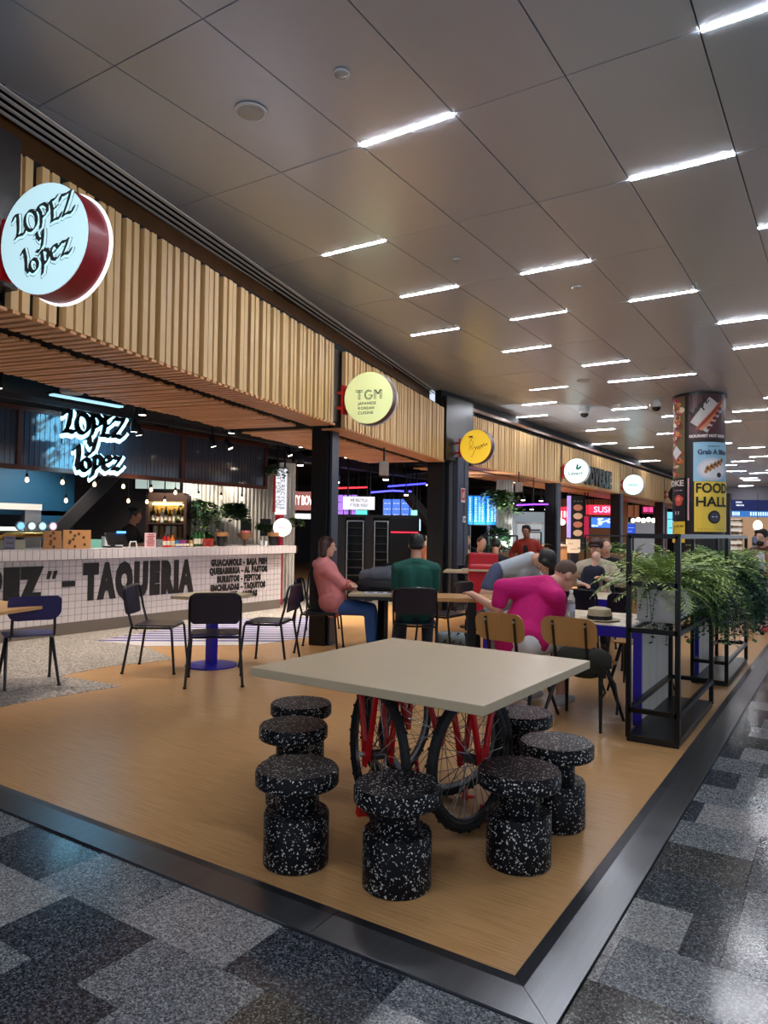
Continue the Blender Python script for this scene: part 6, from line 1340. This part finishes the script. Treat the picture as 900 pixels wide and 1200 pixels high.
# tables with red boxes and trays deeper in the hall
def plain_table(label, u, v, D, w, d, z, m, rz=.0): p = PD(u, v, D); t = T('hall_table', label, 'table', (p.x, p.y, 0), rz); b = MB(); b.box((0, 0, z-.015), (w, d, .03)); B('tabletop', b, m, t); b = MB(); b.bx(-.04, .04, -.04, .04, .01, z-.03); B('post', b, black, t); b = MB(); b.lathe([(.22, 0), (.22, .015)], 20); B('foot_plate', b, black, t, smooth=True); return t
plain_table('pale hall table beside the red boxes past the panelled column', 556, 690, 10.9, .9, .6, .86, birch, .4); plain_table('pale round-cornered table at the elbow of the magenta shirt', 553, 690, 6.5, .62, .5, .865, oak, .5); plain_table('hall table before the bald person in black', 733, 690, 10.2, .7, .7, .74, mat('grey_top', (160, 156, 150), .5), .0); plain_table('hall table before the rust-red jacket', 606, 690, 12.2, .9, .6, .9, birch, .3)
redbox = mat('red_seat', (186, 20, 36), .45)
for i, (u, v, D, wd, ht) in enumerate(((568, 675, 10.2, .46, .34), (566, 660, 11.4, .44, .2))):
    p = PD(u, v, D); q = MB(); q.box((p.x, p.y, p.z/2+.1), (wd, .4, p.z+.12), .5); one('red_seat_block', q, redbox, ('large red upholstered block before the panelled column', 'second red upholstered block further behind')[i], 'seat', bevel=.02)
p = PD(567, 668, 10.1); q = MB(); q.box((p.x, p.y, p.z), (.62, .3, .025), .5); q.box((p.x+.1, p.y, p.z-.4), (.04, .04, .8), .5); one('red_block_shelf', q, birch, 'narrow pale ledge on the red upholstered block', 'ledge')
# stools and purple tower near the column
s3 = PD(858, 712, 12.3); high_stool(s3.x, s3.y, 'red metal stool behind the dark ivy', .55, red_p, red_p)
vb = mat('violet_cube', (62, 40, 130), .5); p = PD(838, 740, 11.8); t = T('violet_crate_tower', 'violet gridded block standing under the dark ivy', 'block', (p.x, p.y, 0)); q = MB(); q.box((0, 0, .40), (.38, .38, .8)); B('core', q, mat('violet_dark', (34, 20, 76), .6), t)
q = MB()
for i in range(4):
    for j in range(7):
        for sx, sy in ((0, -1), (1, 0)): q.box((-.1425+.095*i if sx == 0 else .19, -.19 if sx == 0 else -.1425+.095*i, .08+.112*j), (.08 if sx == 0 else .012, .012 if sx == 0 else .08, .095))
B('grid_panels', q, vb, t, kind='stuff'); q = MB(); q.bx(-.2, .2, -.2, .2, .30, .33); B('red_band', q, red_p, t)
# ================================================================ POSTER COLUMN
CCx, CCy, CR = -2.28, 14.06, .445
pcx = T('poster_column', 'round column wrapped in food posters, rising to the ceiling', 'column', (CCx, CCy, 0))
q = MB(); q.lathe([(CR-.02, 0), (CR-.02, CEIL)], 48, (CCx, CCy, 0)); W('shaft', q, mat('column_dark', (30, 24, 26), .5), pcx, smooth=True)
q = MB(); q.lathe([(CR+.01, CEIL-.05), (CR+.01, CEIL-.0)], 48, (CCx, CCy, 0)); W('collar', q, black, pcx, smooth=True)
A0 = math.atan2(-CCy, -CCx)
def wrap(q, r0=CR):
    """bend flat (x along the arc, y up, z out) geometry round the shaft"""
    q.v = [(CCx+(r0+z)*math.cos(A0+x/CR), CCy+(r0+z)*math.sin(A0+x/CR), y) for x, y, z in q.v]; return q
def sheet(x0, x1, z0, z1, m, name='poster', d=.0):
    q = MB(); n = 10
    for i in range(n): q.bx(x0+(x1-x0)*i/n, x0+(x1-x0)*(i+1)/n, z0, z1, d-.006, d+.002)
    return W(name, wrap(q), m, pcx)
def flat(polys, m, par, d=.003, name='print'):
    q = MB()
    for P in polys:
        a, b_ = min(p[0] for p in P), max(p[0] for p in P); n = max(1, int((b_-a)/.035))
        for i in range(n):
            lo, hi = a+(b_-a)*i/n, a+(b_-a)*(i+1)/n; pl = clip(P, lambda p: p[0]-lo); pl = clip(pl, lambda p: hi-p[0]) if pl else pl
            if len(pl) > 2: q.prism(pl, d+.002, d+.0035)
    return W(name, wrap(q), m, par)
pm_ = lambda n, c: mat('print_'+n, c, .45)
X = lambda u: CR*math.asin(max(-1, min(1, (u-820)/28.0)))
hot = sheet(X(809), X(846.5), 3.14, 3.93, pm_('maroon', (70, 28, 32)))
def rot(P, a, o): c, s_ = math.cos(a), math.sin(a); return [(o[0]+x*c-y*s_, o[1]+x*s_+y*c) for x, y in P]
xm = (X(811)+X(843))/2
flat([rot([(-.17, -.27), (.17, -.27), (.17, .27), (-.17, .27)], -.62, (xm-.0, 3.56))], pm_('paper', (190, 186, 184)), hot); flat([rot(rr(.62, .12, .05), .85, (xm+.10, 3.50))], pm_('bun', (196, 128, 80)), hot, .005); flat([rot(rr(.7, .05, .02), .85, (xm+.06, 3.54))], pm_('sausage', (150, 50, 40)), hot, .007)
flat([[(xm+.02+.05*k+.05*math.cos(a), 3.33+.085*k+.035*math.sin(a)) for a in [2*PI*i/10 for i in range(10)]] for k in range(5)], pm_('salad', (110, 40, 50)), hot, .009)
def wtext(s, x, z, h, w, m, par, bold=.004):
    b = text(s, h/.7, .002, bold); xs = [p[0] for p in b.v]; ww = max(xs)-min(xs); c = (max(xs)+min(xs))/2; b.v = [((p[0]-c)*w/ww+x, p[1]+z, p[2]+.022) for p in b.v]; W('lettering', wrap(b), m, par)
wtext('GOURMET HOT DOG', xm, 3.185, .045, .62, pm_('white', (214, 206, 200)), hot)
b = script([('L', -.28, .04, .12, 52), ('e', -.20, .10, .12, 52), ('p', -.13, .17, .12, 52), ('z', -.05, .25, .12, 52)], .02, .002); b.v = [(x+xm+.02, y+3.50, z+.012) for x, y, z in b.v]; W('handwriting', wrap(b), ink_b, hot)
gb = sheet(X(814), X(846.5), 2.39, 3.08, pm_('sky', (150, 196, 220)), d=.01); xg = (X(816)+X(846))/2
wtext('Grab A Bite', xg-.0, 2.90, .085, .52, pm_('deep', (40, 60, 90)), gb); wtext('- - - -', xg, 3.01, .04, .2, pm_('deep', (40, 60, 90)), gb)
for q_ in (gb,): pass
flat([[(xg+.27*math.cos(a), 2.60+.20*math.sin(a)) for a in [2*PI*i/28 for i in range(28)]]], pm_('plate', (206, 210, 222)), gb, .014); flat([[(xg+.22*math.cos(a), 2.60+.16*math.sin(a)) for a in [2*PI*i/28 for i in range(28)]]], pm_('plate2', (226, 226, 230)), gb, .016)
flat([rot(rr(.05, .14, .02), -.35, (xg-.14+.065*k, 2.53+.035*k)) for k in range(5)], pm_('roll', (176, 120, 60)), gb, .018); flat([rot(rr(.05, .03, .012), -.35, (xg-.11+.065*k, 2.60+.035*k)) for k in range(5)], pm_('rollend', (70, 44, 30)), gb, .020); flat([[(xg+.10+.045*math.cos(a), 2.50+.045*math.sin(a)) for a in [2*PI*i/16 for i in range(16)]]], pm_('saucepot', (30, 28, 40)), gb, .018)
fh = sheet(X(815), X(847), 1.50, 2.385, pm_('yellow', (238, 206, 70)), d=.01)
xf_ = X(830); wtext('FOOD', (X(818)+X(845.5))/2, 2.26, .165, .58, ink_b, fh, .006); wtext('HALL', (X(818)+X(845.5))/2, 2.02, .165, .58, ink_b, fh, .006)
flat([[(X(835)+.115*math.cos(a), 1.76+.115*math.sin(a)) for a in [2*PI*i/28 for i in range(28)]]], ink_b, fh, .014); flat([[(X(835)+.085*math.cos(a), 1.76+.085*math.sin(a)) for a in [2*PI*i/28 for i in range(28)]]], pm_('badge', (58, 62, 84)), fh, .016)
wtext('- -', X(835), 1.77, .05, .1, pm_('white', (1, 1, 1)), fh); W_ = None
wtext('- - - - - - - - - - -', (X(818)+X(845))/2, 1.55, .02, .5, ink_b, fh, .001)
# collage strip on the left: photographs of dishes
co = sheet(X(792.3), X(805), 2.46, 3.93, pm_('collage', (112, 96, 66))); r = random.Random(12); xl, xr_ = X(793), X(804)
pal = [(176, 70, 60), (206, 150, 80), (90, 110, 60), (190, 40, 100), (120, 60, 40), (226, 206, 180), (60, 40, 36), (206, 90, 50)]
for k in range(44):
    x, z, a_, b_ = r.uniform(xl+.05, xr_-.05), 2.52+1.36*k/44+r.uniform(-.02, .02), r.uniform(.05, .10), r.uniform(.03, .06); c = pal[k % 8]
    flat([[(x+a_*math.cos(t_), z+b_*math.sin(t_)) for t_ in [2*PI*i/12 for i in range(12)]]], pm_('food%d' % (k % 8), c), co, .003+.0002*k)
    if k % 3 == 0: flat([[(x+a_*.5*math.cos(t_), z+b_*.5*math.sin(t_)) for t_ in [2*PI*i/10 for i in range(10)]]], pm_('food%d' % ((k+3) % 8), pal[(k+3) % 8]), co, .005+.0002*k)
flat([rot([(-.09, -.09), (.09, -.09), (.09, .09), (-.09, .09)], .78, (X(797), 2.92))], pm_('plate2', (1, 1, 1)), co, .018)
bp = sheet(X(792.3), X(805.5), 1.69, 2.45, pm_('black', (34, 32, 38)), d=.006); wtext('POKE', X(797.5)-.06, 2.36, .10, .44, pm_('white', (1, 1, 1)), bp); flat([[(X(799)+.10*math.cos(a)*(1+.2*math.sin(5*a)), 2.06+.10*math.sin(a)) for a in [2*PI*i/20 for i in range(20)]]], pm_('coral', (206, 84, 66)), bp, .010); flat([[(X(799)+.05*math.cos(a), 2.08+.04*math.sin(a)) for a in [2*PI*i/12 for i in range(12)]]], pm_('coral2', (226, 130, 110)), bp, .012); wtext('- - -', X(798.5), 2.24, .03, .2, pm_('white', (1, 1, 1)), bp); wtext('I I', X(798), 1.83, .05, .10, pm_('white', (1, 1, 1)), bp)
yb = sheet(X(792.3), X(805.5), 1.3, 1.68, pm_('yellow', (1, 1, 1)), d=.006); wtext('- - -', X(798.5), 1.60, .04, .24, ink_b, yb)
q = MB(); q.bx(X(808.3), X(809.6), 1.7, 2.45, -.006, .01); W('strip_light', wrap(q), mat('strip_pink', (220, 170, 180), .4), pcx)
# ================================================================ FAR SHOP AT THE RIGHT
q = MB(); p = PD(852, 640, 26); q.bar((p.x, p.y, 0), (p.x, p.y, 2.95), .22, .2); one('dark_pier', q, black, 'narrow black pier right of the poster column', 'pier')
dn = mat('shop_navy', (28, 36, 92), .4, em=.25); t, F, w, h = sign_board('wide dark blue shop fascia with white lettering in the far hall', 857, 925, 586, 599, 34, dn, .2, lines=(('IIIIII', -.37, .27, .14, .10), ('IIIIIIII', -.35, -.0, .14, .13)), lm=screen_w)
sign_board('bright blue lit band with white gate lettering under the dark blue fascia', 857, 925, 599, 606, 33.8, mat('band_blue', (50, 110, 180), .4, em=.5), .2, lines=(('IIII', -.42, 0, .6, .12), ('IIIIIIIIIII', .05, 0, .6, .45)), lm=mat('band_white', (200, 236, 236), .4, em=1))
sign_board('small blue square sign with a white mark left of the dark blue fascia', 853, 857, 588, 606, 33.6, dn, .1, lines=(('-', 0, 0, .6, .6),), lm=screen_w)
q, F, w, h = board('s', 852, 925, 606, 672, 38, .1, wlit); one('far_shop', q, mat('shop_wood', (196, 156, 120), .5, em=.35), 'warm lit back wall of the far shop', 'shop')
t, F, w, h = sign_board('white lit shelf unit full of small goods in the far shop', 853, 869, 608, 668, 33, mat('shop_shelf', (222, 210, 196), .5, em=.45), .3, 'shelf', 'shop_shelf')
for k in range(6): q = MB(); q.box((0, (.43-.12*k)*h, .1), (w, .03, .2)); W('shelf', q.xf(F), white_m, t)
q = MB(); r = random.Random(4)
for k in range(6):
    for i in range(7): q.box(((-.42+.14*i)*w, (.43-.12*k)*h+.08, .12), (w*.09, r.uniform(.06, .14), .1))
W('goods', q.xf(F), mat('shop_goods', (190, 150, 110), .5, noise=(2, .6, (1, 1, 1))), t, kind='stuff')
p = PD(888, 616, 33.5); t = T('globe_lamp', 'large oval white lamp in the far shop', 'lamp', p); q = MB(); q.ell((0, 0, 0), (.2, .2, .26)); B('globe', q, mat('shop_globe', (255, 244, 220), .3, em=1.2), t, smooth=True); q = MB(); q.bar((0, 0, .2), (0, 0, 3.4-p.z), .02); B('cord', q, black, t)
